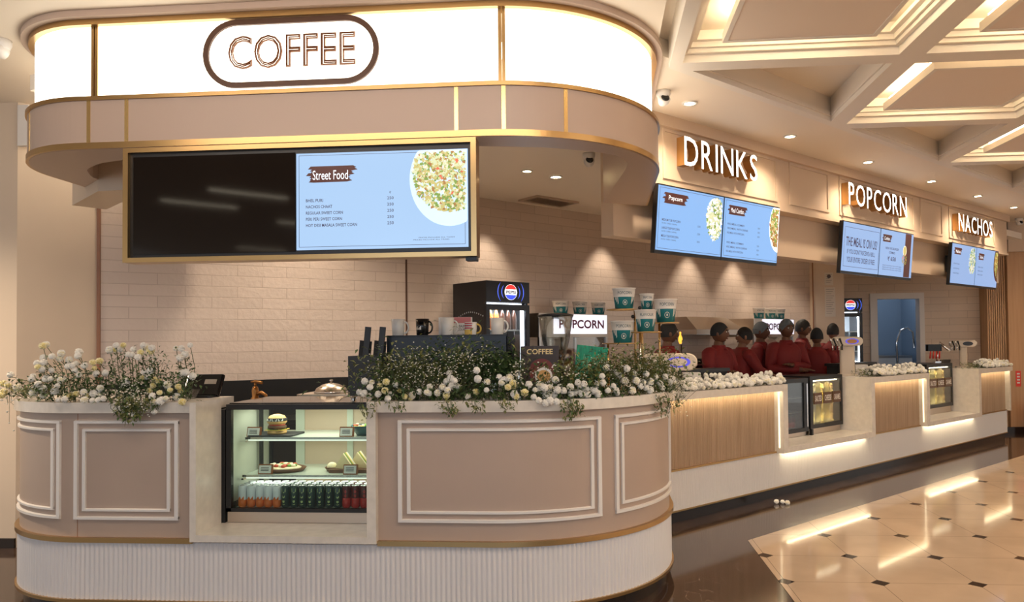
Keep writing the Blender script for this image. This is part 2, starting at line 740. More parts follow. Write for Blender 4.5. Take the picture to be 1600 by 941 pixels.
# --- lettered fascia, recessed band below it, kiosk ceiling
MD = Matrix.Rotation(PI / 4, 4, 'Z')     # local frame of everything parallel to the service counter
SEND = 13.3
mb = MB(MD)
mb.box(4.55, SEND, 4.15, 4.28, 2.87, 3.5)
for sa, sb in ((4.95, 6.72), (6.95, 7.75), (7.98, 9.9), (10.1, 10.80), (11.02, 12.75)):
    z0, z1 = 2.96, 3.40
    w, dp = .03, .011
    for a, b, c, d in ((sa, sb, z0, z0 + w), (sa, sb, z1 - w, z1), (sa, sa + w, z0 + w, z1 - w), (sb - w, sb, z0 + w, z1 - w)):
        mb.box(a, b, 4.15 - dp, 4.15, c, d)
mb.box(4.55, SEND, 4.13, 4.15, 2.87, 2.90)
mb.box(4.55, SEND, 4.10, 4.15, 3.40, 3.5)
struct('wall_fascia', mb, 'fascia_paint')
mb = MB(MD)
mb.box(4.47, SEND, 4.28, 4.42, 2.44, 3.5)
struct('wall_fascia_band', mb, 'fascia_paint')

S = on_y(635, 500, 7.6)
Lw = Vector((-4.2, 5.97, 0))
A = D1(10.5, 6.78)
mb = MB()
mb.prism([(-3.6, 6.9), (-3.6, 4.45), (-2.9, 4.22), (-.6, 4.22), (.2, 4.6), (.35, 5.3), (.25, 6.2), (9.3, 15.2), (5, 16), (-2.6, 8.4)], 3.2, 3.3)
struct('ceiling_kiosk', mb, 'ceiling_paint')
# small lowered soffit at the left end of the tiled wall
mb = MB()
mb.prism([(-3.912, 5.257), (-3.392, 4.805), (-3.15, 4.78), (-3.375, 5.10), (-3.777, 5.45)], 2.62, 3.2)
struct('ceiling_soffit', mb, 'wall_cream')


def wall_between(name, p, q, z0, z1, m, th=.1):
    d = Vector((q[0] - p[0], q[1] - p[1], 0))
    mb = MB()
    mb.box(0, d.length, 0, th, z0, z1)
    return struct(name, mb, m, loc=(p[0], p[1], 0), rz=math.atan2(d.y, d.x))


wall_between('wall_back_left', Lw, S, 0, 3.3, 'brick_cream')
wall_between('wall_back', S, A, 0, 3.3, 'brick_cream')
B_ = (3.37, 12.2)
wall_between('wall_back_corner', A, B_, 0, 3.3, 'brick_cream')
mb = MB()
mb.box(3.37, 3.84, 12.0, 13.3, 0, 3.3)
struct('wall_pillar', mb, 'wall_cream')
mb = MB()
mb.box(3.355, 3.372, 11.985, 12.0, 0, 3.2)
struct('trim_1', mb, 'sign_copper')
# seam trims in the tiled wall
mb = MB()
mb.box(-.008, .008, -.012, .02, 1.0, 3.2)
struct('trim_2', mb, 'sign_brown', loc=(S.x, S.y, 0), rz=.66)
mb = MB()
mb.box(-.012, .012, -.02, .03, 0, 2.9)
struct('trim_3', mb, 'sign_copper', loc=(Lw.x, Lw.y, 0), rz=.3)
# left cream walls
mb = MB()
mb.box(-9, -4.55, 5.5, 6.4, 0, 3.5)
struct('wall_left', mb, 'wall_cream')
wall_between('wall_left_recess', (-4.55, 5.5), (Lw.x - .01, Lw.y), 0, 3.5, 'wall_cream')
mb = MB()
mb.box(-9, -4.545, 5.48, 5.5, 0, .075)
struct('baseboard_left', mb, 'dark_skirt')
# far wall with door, planks, fluted and plain oak
FY = 13.3
mb = MB()
mb.box(3.84, 4.78, FY, FY + .12, 0, 3.3)
mb.box(5.52, 6.50, FY, FY + .12, 0, 3.3)
mb.box(4.78, 5.52, FY, FY + .12, 2.28, 3.3)
struct('wall_far', mb, 'plank_cream')
mb = MB()
mb.box(4.68, 4.80, FY - .03, FY + .14, 0, 2.26)
mb.box(5.50, 5.58, FY - .03, FY + .14, 0, 2.26)
mb.box(4.68, 5.58, FY - .03, FY + .14, 2.26, 2.36)
dr = struct('door_1', mb, 'white_paint')
mb = MB()
mb.box(0, .72, 0, .04, 0, 2.25)
lf = mb.build('door_leaf', 'white_paint', dr, loc=(4.80, FY + .14, 0), rz=math.radians(68))
mat('room_blue', (.22, .29, .38), .6)
mb = MB()
mb.box(4.5, 6.2, 15.6, 15.7, 0, 3.3)
mb.box(4.5, 4.6, FY + .13, 15.6, 0, 3.3)
mb.box(6.1, 6.2, FY + .13, 15.6, 0, 3.3)
struct('wall_store_room', mb, 'room_blue')
lamp('AREA', (5.4, 14.6, 3.1), 12, (.75, .86, 1.0), .8, name='store_room_lamp')
mb = MB()
for k in range(9):
    x = 6.50 + k * .034
    mb.box(x, x + .022, FY - .25, FY - .02, 0, 3.0)
mb.box(6.50, 6.81, FY - .03, FY + .1, 0, 3.0)
struct('wall_fluted', mb, 'wood_oak')
mb = MB()
mb.box(6.81, 12.5, 13.0, 13.15, 0, 3.0)
struct('wall_right', mb, 'wood_oak')
mb = MB()
mb.box(6.80, 12.5, 12.93, 13.15, 3.0, 3.5)
struct('wall_right_fascia', mb, 'fascia_paint')
mb = MB()
mb.box(6.6, 12.5, 12.97, 13.0, 0, .09)
struct('baseboard_right', mb, 'dark_skirt')

t = thing('storage_cabinet', 'grey metal storage unit inside the blue-lit store room', 'cabinet', (5.55, 15.2, 0))
m = MB()
m.box(-.55, .45, -.35, .35, .1, 1.25)
m.build('body', 'steel', t)
m = MB()
m.box(-.54, .44, -.37, -.351, .15, .70)
m.box(-.54, .44, -.37, -.351, .85, 1.2)
m.build('door_panels', 'white_paint', t)
t = thing('spray_hose', 'curved spray hose tap in the store room behind the doorway', 'tap', (5.62, 14.3, 0))
m = MB()
m.box(-.3, .5, -.2, .3, 0, .9)
m.build('sink_stand', 'steel', t)
m = MB()
m.tube([(-.1, 0, .9), (-.12, 0, 1.5), (-.05, 0, 1.72), (.08, 0, 1.78), (.18, 0, 1.7), (.2, 0, 1.4)], .025, 10)
m.build('hose', 'chrome', t)

# --- recessed downlights that can be seen
def downlight(p, label, r=.045, group='recessed ceiling downlights'):
    t = thing('downlight', label, 'ceiling light', p, 0, group)
    m = MB()
    m.lathe([(r + .018, 0), (r + .018, -.008), (r, -.010), (r, .0)], seg=20, cap=False)
    m.build('trim_ring', 'white_paint', t)
    m = MB()
    m.lathe([(r, -.004), (.001, -.004)], seg=20)
    m.build('lens', 'lamp_glow', t)
    return t


ordn = ['nearest the round sign', 'second from the round sign', 'third from the round sign', 'above the popcorn lettering', 'above the nachos lettering', 'last before the oak wall']
for (s_, o_), w in zip(SOFFIT, ordn):
    downlight(D1(s_, o_, 3.499), 'small round recessed downlight in the soffit over the long counter, ' + w)
downlight((-.40, 7.32, 3.199), 'round recessed downlight in the kiosk ceiling near the air vent', .05)
downlight((-.66, 7.04, 3.199), 'round recessed downlight in the kiosk ceiling nearest the menu screen', .04)
downlight((1.70, 6.35, 3.624), 'unlit round fitting in the triangular ceiling bay nearest the sign', .05)
# linear lamps in the hall ceiling behind the viewer (they show up as streaks in the dark screen)
for x, y in ((-5.3, -1.55), (-4.35, -1.0), (-3.05, -1.6), (-4.55, -3.4), (-3.9, -5.6), (-6.6, -6.2)):
        t = thing('linear_ceiling_light', 'long narrow warm ceiling light mirrored in the dark menu screen', 'ceiling light', (x, y, 3.499), -.75, 'linear lights behind the viewer')
        m = MB()
        m.box(-.5, .5, -.06, .06, -.03, 0)
        m.build('housing', 'white_paint', t)
        m = MB()
        m.box(-.48, .48, -.045, .045, -.034, -.03)
        m.build('lens', 'lamp_glow', t)
# air vent
t = thing('air_vent', 'rectangular air vent in the kiosk ceiling by the tiled wall', 'air vent', (-.55, 8.55, 3.199), PI / 4)
m = MB()
m.ring([(-.32, -.17), (.32, -.17), (.32, .17), (-.32, .17)], [(-.28, -.13), (.28, -.13), (.28, .13), (-.28, .13)], -.02, 0)
m.build('frame', 'steel_warm', t)
m = MB()
for k in range(8):
    y = -.12 + k * .033
    m.M = Matrix.Translation((0, y, -.008)) @ Matrix.Rotation(.6, 4, 'X')
    m.box(-.28, .28, -.012, .012, -.002, .002)
m.build('louvers', 'steel_warm', t)
m = MB()
m.box(-.28, .28, -.13, .13, -.002, 0)
m.build('duct', 'black', t)


def dome_camera(p, label, rot=0):
    t = thing('security_camera', label, 'security camera', p, rot, 'white ceiling cameras')
    m = MB()
    m.lathe([(.055, 0), (.055, -.03), (.045, -.05), (.045, -.06)], seg=20)
    m.build('housing', 'white_paint', t)
    m = MB()
    m.M = Matrix.Translation((0, -.005, -.075)) @ Matrix.Rotation(1.2, 4, 'X')
    m.lathe([(.0, -.045), (.03, -.035), (.045, -.005), (.045, .03), (.038, .036), (.0, .036)], seg=16)
    m.build('head', 'white_paint', t)
    m = MB()
    m.M = Matrix.Translation((0, -.005, -.075)) @ Matrix.Rotation(1.2, 4, 'X')
    m.lathe([(.034, .037), (.028, .045), (.0, .048)], seg=16)
    m.build('lens', 'black_gloss', t)
    return t


dome_camera((.524, 5.80, 3.499), 'small white security camera on the ceiling beside the round sign near the drinks lettering', .3)
dome_camera((-.065, 6.465, 3.199), 'small white security camera on the kiosk ceiling inside the round canopy', .2)
dome_camera((-3.73, 4.376, 3.499), 'white security camera at the far left on the ceiling by the cream wall', -.4)
dome_camera((6.80, 12.6, 3.499), 'dark eyed security camera beside the nachos lettering near the oak wall', .4)
t = thing('ceiling_sensor', 'round ceiling fitting with a dark ring above the right part of the lit sign', 'sensor', (.135, 4.10, 3.499))
m = MB()
m.lathe([(.06, 0), (.06, -.02), (.045, -.035), (.0, -.036)], seg=24)
m.build('base', 'white_paint', t)
m = MB()
m.M = Matrix.Translation((-.01, -.045, -.035)) @ Matrix.Rotation(1.3, 4, 'X')
m.lathe([(.034, 0), (.034, .012), (.026, .014), (.026, .006)], seg=24, cap=False)
m.box(-.014, .014, -.01, .012, .004, .010)
m.build('dark_ring', 'black', t)
# wall items
o = MB()
o.rbox(-.05, .05, -.05, 0, -.16, .16, .012)
o = o.build('wall_box', 'white_paint', loc=(-4.47, 5.5, 3.30))
tag(o, 'plain white box on the cream wall left of the round sign', 'wall box')
mat('notice_paper', (.80, .72, .62), .6)
mat('notice_ink', (.12, .10, .10), .6)


def notice(p, w, h, rows, label):
    t = thing('paper_notice', label, 'notice', p, 0, 'paper notices on the pillar')
    m = MB()
    m.box(-w / 2, w / 2, -.004, 0, -h / 2, h / 2)
    m.build('sheet', 'notice_paper', t)
    m = MB()
    for r in range(rows):
        z = h / 2 - .03 - r * (h - .05) / rows
        m.box(-w / 2 + .02, w / 2 - .02 - .02 * (r % 3), -.0055, -.004, z - .004, z)
    if rows < 8:
        m.ball((0, -.005, h / 2 - .06), .03, s=(1, .1, 1))
    m.build('print', 'notice_ink', t)


pn1 = on_y(1295, 436, 12.0)
notice((pn1.x, 12.0, pn1.z), .13, .20, 5, 'upper small paper notice with a dark emblem on the pillar')
pn2 = on_y(1297, 472, 12.0)
notice((pn2.x, 12.0, pn2.z), .16, .46, 12, 'lower long paper notice on the pillar')
mat('red_sign', (.75, .05, .03), .4)
ps = on_y(1592, 592, 12.98)
t = thing('fire_sign', 'small upright red sign on the oak wall at the right', 'sign', (ps.x, 13.0, ps.z))
m = MB()
m.box(-.04, .04, -.008, 0, -.13, .13)
m.build('plate', 'red_sign', t)
m = MB()
for k in range(4):
    m.box(-.022, .022, -.0095, -.008, .07 - k * .05, .095 - k * .05)
m.build('marks', 'white_paint', t)
pe = on_y(1600, 655, 12.9)
t = thing('fire_extinguisher', 'red extinguisher standing at the foot of the oak wall', 'fire extinguisher', (pe.x + .06, 12.82, 0))
m = MB()
m.lathe([(.08, 0), (.085, .02), (.085, .38), (.06, .46), (.02, .49), (.02, .52)], seg=20)
m.build('cylinder', 'red_sign', t)
m = MB()
m.box(-.02, .02, -.09, .03, .52, .545)
m.box(-.015, .015, -.07, .02, .56, .575)
m.build('valve', 'black', t)
# ================================================================== ROUND COFFEE COUNTER
XL, XR, YF = -3.0, -.62, 4.1


def front_path(RL, RR, off=0.0, back=6.15, step=.03, backl=5.35):
    "samples (x, y, nx, ny, s); s = 0 where the left bend meets the straight front"
    out = []
    L = XR - XL
    n = max(2, int((backl - YF - RL) / .2))
    for k in range(n):
        y = backl + (YF + RL - backl) * k / n
        out.append((XL - RL, y, -1, 0, -RL * PI / 2 - (y - YF - RL)))
    n = max(8, int(RL * PI / 2 / step))
    for k in range(n):
        a = PI / 2 * k / n
        out.append((XL - RL * math.cos(a), YF + RL - RL * math.sin(a), -math.cos(a), -math.sin(a), -RL * (PI / 2 - a)))
    n = max(2, int(L / step))
    for k in range(n):
        out.append((XL + L * k / n, YF, 0, -1, L * k / n))
    n = max(8, int(RR * PI / 2 / step))
    for k in range(n + 1):
        a = PI / 2 * k / n
        out.append((XR + RR * math.sin(a), YF + RR - RR * math.cos(a), math.sin(a), -math.cos(a), L + RR * a))
    n = max(2, int((back - YF - RR) / .2))
    for k in range(1, n + 1):
        y = YF + RR + (back - YF - RR) * k / n
        out.append((XR + RR, y, 1, 0, L + RR * PI / 2 + (y - YF - RR)))
    return out


def between(path, s0, s1):
    def at(s):
        for a, b in zip(path, path[1:]):
            if a[4] <= s <= b[4]:
                t = (s - a[4]) / max(1e-9, b[4] - a[4])
                q = [a[i] + t * (b[i] - a[i]) for i in range(5)]
                l = math.hypot(q[2], q[3])
                q[2] /= l
                q[3] /= l
                return tuple(q)
        return path[0] if s < path[0][4] else path[-1]
    return [at(s0)] + [p for p in path if s0 + 1e-4 < p[4] < s1 - 1e-4] + [at(s1)]


UPZ = Vector((0, 0, 1))


def strip(mb, path, a, b, z0, z1):
    "solid strip following the path from offset a to offset b"
    mb.sweep([(Vector((p[0], p[1], 0)), Vector((p[2], p[3], 0)), UPZ) for p in path], [(a, z0), (b, z0), (b, z1), (a, z1)])


KP = front_path(.81, 1.1)
SL, SR = KP[0][4], KP[-1][4]
SA0, SA1 = -2.317 - XL, -1.240 - XL          # the display recess
KR = thing('coffee_counter', 'round-ended tan coffee counter with white moulding and fluted white base', 'counter', (-1.7, 4.9, 0))
KM = Matrix.Translation((1.7, -4.9, 0))
mb = MB(KM)
strip(mb, KP, -.45, -.035, 0, .09)
mb.build('skirting', 'dark_skirt', KR)
for nm, z0, z1, o in (('lower_gold_trim', .088, .106, .012), ):
    mb = MB(KM)
    strip(mb, KP, -.03, o, z0, z1)
    mb.build(nm, 'gold', KR)
mb = MB(KM)
strip(mb, between(KP, SL, SA0), -.03, .014, .432, .46)
mb.build('upper_gold_trim', 'gold', KR)
mb = MB(KM)
strip(mb, between(KP, SA1, SR), -.03, .014, .432, .46)
mb.build('upper_gold_trim', 'gold', KR)
# fluted base
FP = front_path(.81, 1.1, step=.0056)
mb = MB(KM)
pts = []
for p in FP:
    w = .009 * abs(math.sin(PI * p[4] / .0285)) - .009
    pts.append((Vector((p[0] + p[2] * w, p[1] + p[3] * w, 0)), Vector((p[2], p[3], 0)), UPZ))
mb.sweep(pts, [(0, .106), (0, .434), (-.03, .434), (-.03, .106)])
mb.build('fluted_base', 'flute_white', KR)
for a, b in ((SL, SA0), (SA1, SR)):
    mb = MB(KM)
    strip(mb, between(KP, a, b), -.04, -.012, .455, 1.175)
    mb.build('tan_panel', 'tan_paint', KR)
mb = MB(KM)
for s in (-.02, ):
    strip(mb, between(KP, s - .002, s + .002), -.013, -.0112, .46, 1.17)
mb.build('panel_joint', 'sign_copper', KR)
mb = MB(KM)
strip(mb, between(KP, SL, SA0), -.48, .02, 1.175, 1.236)
mb.build('worktop', 'stone_white', KR)
mb = MB(KM)
strip(mb, between(KP, SA1, SR), -.66, .02, 1.175, 1.236)
mb.build('worktop', 'stone_white', KR)


def molding(s0, s1, z0, z1, w=.022, d=.016):
    m = MB(KM)
    pr = lambda za, zb: [(-.012, za), (d - .012, za + .004), (d - .012, zb - .004), (-.012, zb)]
    for za, zb in ((z0, z0 + w), (z1 - w, z1)):
        q = between(KP, s0, s1)
        m.sweep([(Vector((p[0], p[1], 0)), Vector((p[2], p[3], 0)), UPZ) for p in q], pr(za, zb))
    for a, b in ((s0, s0 + w), (s1 - w, s1)):
        strip(m, between(KP, a, b), -.012, d - .0125, z0 + w * .5, z1 - w * .5)
    return m.build('panel_molding', 'white_paint', KR)


for s0, s1 in ((-1.25, -.13), (-3.035 - XL, -2.404 - XL), (-1.124 - XL, 3.05), (3.155, 4.05)):
    molding(s0, s1, .558, 1.132)
    molding(s0 + .05, s1 - .05, .606, 1.084, .019, .013)
# stone-lined recess for the cake display
mb = MB(KM)
mb.box(-2.317, -2.280, 4.065, 4.352, .448, 1.236)
mb.box(-1.292, -1.240, 4.065, 4.352, .448, 1.236)
mb.box(-2.280, -1.292, 4.065, 5.0, .448, .487)
mb.build('stone_frame', 'stone_white', KR)
mb = MB(KM)
mb.box(-2.9, -2.26, 4.5, 4.57, 0, 1.17)
mb.box(-2.30, -2.262, 4.36, 4.50, .487, 1.17)
mb.box(-2.28, -1.29, 4.97, 5.0, .487, .62)
mb.build('carcass', 'black_matte', KR)

# black rear worktop with dark splash-back along the tiled wall
RW = thing('rear_worktop', 'black rear worktop with dark splashback below the tiled wall', 'worktop', (Lw.x, Lw.y, 0), math.atan2(S.y - Lw.y, S.x - Lw.x))
mb = MB()
mb.box(.75, 2.7, -.52, -.02, 0, .86)
mb.build('base_unit', 'black_matte', RW)
mb = MB()
mb.box(.75, 2.7, -.55, -.02, .86, .90)
mb.build('top', 'black', RW)
mb = MB()
mb.box(.05, 2.72, -.03, -.001, .90, 1.24)
mb.build('splashback', 'black', RW)

# ================================================================== ROUND SIGN CANOPY
CPL = front_path(.60, 1.0, back=6.3, backl=6.1)
CB = front_path(.60, 1.0, back=6.3, step=.02, backl=6.1)
CN = thing('round_canopy', 'round-ended canopy with glowing band and tan fascia reading COFFEE', 'canopy', (-1.7, 4.9, 2.7))
CM = Matrix.Translation((1.7, -4.9, -2.7))


def cstrip(name, m, s0, s1, a, b, z0, z1):
    k = MB(CM)
    strip(k, between(CPL, s0, s1), a, b, z0, z1)
    return k.build(name, m, CN)


C0, C1 = CPL[0][4], CPL[-1][4]
J0, J1 = -2.915 - XL, -.520 - XL
cstrip('light_panel', 'lightbox', C0, J0 - .016, -.04, 0, 3.005, 3.43)
fp = cstrip('light_panel', 'lightbox', J0 + .016, J1 - .016, -.04, 0, 3.005, 3.43)
cstrip('light_panel', 'lightbox', J1 + .016, C1, -.04, 0, 3.005, 3.43)
for j in (J0, J1):
    k = MB(CM)
    strip(k, between(CPL, j - .020, j - .003), -.04, .006, 3.0, 3.44)
    strip(k, between(CPL, j + .003, j + .020), -.04, .006, 3.0, 3.44)
    k.use('gold')
    k.build('panel_joint_trim', None, CN)
cstrip('top_gold_rim', 'gold', C0, C1, -.06, .035, 3.43, 3.462)
cstrip('cornice', 'tan_laminate', C0, C1, -.06, .075, 3.462, 3.499)
cstrip('middle_gold_rim', 'gold', C0, C1, -.06, .05, 2.983, 3.006)
cstrip('tan_band', 'tan_laminate', C0, C1, -.02, .038, 2.735, 2.983)
cstrip('bottom_gold_rim', 'gold', C0, C1, -.02, .045, 2.702, 2.737)
for s in (-.42, -2.925 - XL, -2.695 - XL, -.772 - XL, -.512 - XL, 2.83):
    cstrip('gold_strip', 'brass', s - .011, s + .011, .03, .0405, 2.737, 2.983)
# underside ring: outer edge follows the canopy, inner edge is the opening
outer = [(p[0] + p[2] * .03, p[1] + p[3] * .03) for p in CPL]
inn = [(-3.30, 5.9), (-3.36, 5.25), (-3.40, 4.95), (-3.38, 4.72), (-3.27, 4.52), (-3.08, 4.38), (-2.8, 4.29), (-2.4, 4.25), (-1.6, 4.25), (-.69, 4.258), (-.305, 4.331), (-.006, 4.468),
       (.11, 4.56), (.18, 4.68), (.20, 4.80), (.19, 4.97), (.15, 5.3), (.10, 5.7), (.054, 6.10)]


def resample(P, n):
    L = [0]
    for a, b in zip(P, P[1:]):
        L.append(L[-1] + math.hypot(b[0] - a[0], b[1] - a[1]))
    out = []
    for k in range(n):
        t = L[-1] * k / (n - 1)
        for i in range(len(P) - 1):
            if L[i + 1] >= t - 1e-9:
                u = (t - L[i]) / max(1e-9, L[i + 1] - L[i])
                out.append((P[i][0] + u * (P[i + 1][0] - P[i][0]), P[i][1] + u * (P[i + 1][1] - P[i][1])))
                break
    return out


k = MB(CM)
o_, i_ = resample(outer, 90), resample(inn, 90)
for z0, z1 in ((2.70, 2.72), ):
    a = [k.vert((p[0], p[1], z0)) for p in o_]
    b = [k.vert((p[0], p[1], z0)) for p in i_]
    c = [k.vert((p[0], p[1], z1)) for p in o_]
    d = [k.vert((p[0], p[1], z1)) for p in i_]
    for q in range(89):
        k.face((a[q], a[q + 1], b[q + 1], b[q]), False)
        k.face((c[q + 1], c[q], d[q], d[q + 1]), False)
        k.face((a[q + 1], a[q], c[q], c[q + 1]), False)
        k.face((b[q], b[q + 1], d[q + 1], d[q]), False)
    # inner upstand up to the kiosk ceiling
    e = [k.vert((p[0], p[1], 3.2)) for p in i_]
    f = [k.vert((p[0] + (o_[n_][0] - p[0]) * .1, p[1] + (o_[n_][1] - p[1]) * .1, 3.2)) for n_, p in enumerate(i_)]
    g = [k.vert((p[0] + (o_[n_][0] - p[0]) * .1, p[1] + (o_[n_][1] - p[1]) * .1, z1)) for n_, p in enumerate(i_)]
    for q in range(89):
        k.face((d[q], d[q + 1], e[q + 1], e[q]), False)
        k.face((g[q + 1], g[q], f[q], f[q + 1]), False)
        k.face((e[q], e[q + 1], f[q + 1], f[q]), False)
k.build('underside', 'tan_laminate', CN)
# COFFEE in a rounded frame on the lit panel
k = MB(CM @ XF(YF))
pl, pr_ = on_y(319, 86, 4.1), on_y(593, 74, 4.1)
zc = (on_y(455, 30, 4.1).z + on_y(455, 134, 4.1).z) / 2
hh = (on_y(455, 28, 4.1).z - on_y(455, 135, 4.1).z) / 2
ax, bx = pl.x, pr_.x


def capsule(x0, x1, zc, r, n=20):
    P = []
    for q in range(n + 1):
        a = -PI / 2 + PI * q / n
        P.append((x1 - r + r * math.cos(a), zc + r * math.sin(a)))
    for q in range(n + 1):
        a = PI / 2 + PI * q / n
        P.append((x0 + r + r * math.cos(a), zc + r * math.sin(a)))
    return P


k.ring(capsule(ax, bx, zc, hh), capsule(ax + .032, bx - .032, zc, hh - .032), .001, .016)
k.build('oval_sign_frame', 'sign_brown', CN)
k = MB(CM)
tl, tr = on_y(357, 102, 4.1), on_y(556, 96, 4.1)
hgt = .195
zt0 = zc - hgt / 2 + .01
put_text(k, 'COFFEE', XF(YF), tl.x, zt0, tr.x - tl.x, hgt, z=.003, outline=.019, mname='sign_copper')
put_text(k, 'COFFEE', XF(YF), tl.x + .004, zt0 + .004, tr.x - tl.x - .008, hgt - .008, z=.004, offset=-.026, outline=.014, mname='sign_copper')
k.build('coffee_lettering', None, CN)

# ================================================================== MENU SCREENS
def brush_patch(mb, F, x0, y0, w, h, m='screen_brown', z=.0025):
    "ragged brush stroke behind a heading"
    mb.use(m)
    rnd = random.Random(5)
    n = 7
    old = mb.M
    mb.M = old @ F
    for q in range(n):
        yy = y0 + h * q / n
        a, b = x0 + w * rnd.uniform(0, .09), x0 + w * (1 - rnd.uniform(0, .16))
        t = h / n * 1.35
        zz = z + q * 1e-5
        mb.face([mb.vert(p) for p in ((a, yy, zz), (a + w * .1, yy - t * .12, zz), (b - w * .1, yy, zz), (b, yy + t * .35, zz), (b - w * .06, yy + t, zz), (a + w * .05, yy + t * .95, zz))], False)
    mb.M = old


def disc(mb, F, cx, cy, r, z, m, sx=1, sy=1, n=32, a0=0, a1=360, clipx=None, clipy=None):
    mb.use(m)
    old = mb.M
    mb.M = old @ F
    P = []
    for q in range(n + (0 if a1 - a0 >= 360 else 1)):
        a = math.radians(a0 + (a1 - a0) * q / n)
        x, y = cx + r * sx * math.cos(a), cy + r * sy * math.sin(a)
        if clipx is not None:
            x = min(x, clipx)
        if clipy is not None:
            y = min(y, clipy)
        P.append(mb.vert((x, y, z)))
    mb.face(P, False)
    mb.M = old


for nm, c in (('food_a', (.42, .38, .14)), ('food_b', (.16, .26, .05)), ('food_c', (.55, .12, .06)), ('food_d', (.66, .62, .50)), ('food_e', (.30, .15, .04)), ('food_f', (.50, .56, .36))):
    mat(nm, c, .4, emit=c, es=.85)
mat('plate_pale', (.3, .35, .4), .3, emit=(.60, .77, 1.0), es=1)


def food(mb, F, cx, cy, r, clipx, clipy, kinds, n=260, seed=1, sx=1.0, sy=1.0, z=.004, fine=1.0):
    "a heap of food shown on a screen: many small flakes"
    rnd = random.Random(seed)
    old = mb.M
    mb.M = old @ F
    for q in range(n):
        a, d = rnd.uniform(0, 2 * PI), r * math.sqrt(rnd.random())
        x, y = cx + sx * d * math.cos(a), cy + sy * d * math.sin(a)
        s = r * rnd.uniform(.05, .13) * fine
        if x + s > clipx or y + s > clipy:
            continue
        mb.use(kinds[rnd.randrange(len(kinds))])
        b = rnd.uniform(0, PI)
        zz = z + q * 2e-6
        mb.face([mb.vert((x + s * math.cos(b + t) * (1 if i % 2 else .6), y + s * math.sin(b + t) * (1 if i % 2 else .6), zz)) for i, t in enumerate((0, 1.2, 2.4, 3.6, 4.9))], False)
    mb.M = old


def line_frame(mb, F, x0, x1, y0, y1, t, m, z=.002):
    mb.use(m)
    old = mb.M
    mb.M = old @ F
    for a, b, c, d in ((x0, x1, y0, y0 + t), (x0, x1, y1 - t, y1), (x0, x0 + t, y0, y1), (x1 - t, x1, y0, y1)):
        mb.face([mb.vert(p) for p in ((a, c, z), (b, c, z), (b, d, z), (a, d, z))], False)
    mb.M = old


MX0, MX1, MZ0, MZ1, MY = -2.668, -.652, 2.030, 2.678, 4.0
MT = thing('framed_menu_display', 'wide gold-framed menu display of two screens hanging under the canopy', 'menu display', ((MX0 + MX1) / 2, MY, MZ0))
MM = Matrix.Translation((-(MX0 + MX1) / 2, -MY, -MZ0))
k = MB(MM)
for a, b, c, d in ((MX0, MX1, MZ0, MZ0 + .026), (MX0, MX1, MZ1 - .026, MZ1), (MX0, MX0 + .030, MZ0 + .026, MZ1 - .026), (MX1 - .030, MX1, MZ0 + .026, MZ1 - .026)):
    k.box(a, b, MY - .012, MY + .10, c, d)
k.build('gold_frame', 'gold', MT)
k = MB(MM)
k.box(MX0 + .03, MX1 - .03, MY + .01, MY + .09, MZ0 + .026, MZ1 - .026)
k.build('bezel', 'black', MT)
k = MB(MM)
k.box(-.72, -.66, MY + .03, MY + .1, MZ0 - .02, MZ0)
k.build('bracket', 'black', MT)
k = MB(MM)
k.box(-2.615, -1.672, MY + .004, MY + .0101, 2.075, 2.628)
k.build('screen', 'screen_off', MT, 'dark switched-off screen')
k = MB(MM)
k.box(-1.664, -.700, MY + .004, MY + .0101, 2.082, 2.620)
k.build('screen', 'screen_blue', MT, 'lit screen with the street food menu')
k = MB(MM)
F = frame((-1.664, MY + .004, 2.082), (1, 0, 0), (0, 0, 1))
SW, SH = .964, .538
line_frame(k, F, .015, SW - .015, .015, SH - .012, .0022, 'screen_ink')
brush_patch(k, F, .055, .375, .30, .085)
put_text(k, 'Street Food', F, .095, .388, .20, .052, z=.0036, mname='screen_white')
for i, (a, w) in enumerate((('BHEL PURI', .098), ('NACHOS CHAAT', .150), ('REGULAR SWEET CORN', .210), ('PERI PERI SWEET CORN', .205), ('HOT DESI MASALA SWEET CORN', .290))):
    put_text(k, a, F, .055, .265 - i * .0345, w, .017, mname='screen_ink', z=.002, offset=.012)
    put_text(k, '250', F, .515, .270 - i * .0345, .036, .016, mname='screen_ink', z=.002, offset=.008)
put_text(k, '\u20b9', F, .527, .302, .010, .013, mname='screen_ink', z=.002)
for i in range(2):
    put_text(k, 'PRICES INCLUDE ALL TAXES', F, .66 + .03 * (1 - i), .040 + .012 * (1 - i), .20, .006, mname='screen_ink', z=.002)
disc(k, F, .865, .375, .26, .0022, 'plate_pale', sx=.86, clipx=SW - .003, clipy=SH - .002, n=60)
food(k, F, .865, .40, .205, SW - .004, SH - .004, ['food_a', 'food_a', 'food_b', 'food_a', 'food_e', 'food_f', 'food_a', 'food_f', 'food_b', 'food_d'], 1500, 3, fine=.62)
food(k, F, .85, .40, .12, SW - .004, SH - .004, ['food_c'], 7, 6, z=.0075)
food(k, F, .89, .50, .13, SW - .004, SH - .004, ['food_f', 'food_f', 'food_a'], 260, 4, z=.0070, fine=.7)
k.build('menu_artwork', None, MT)


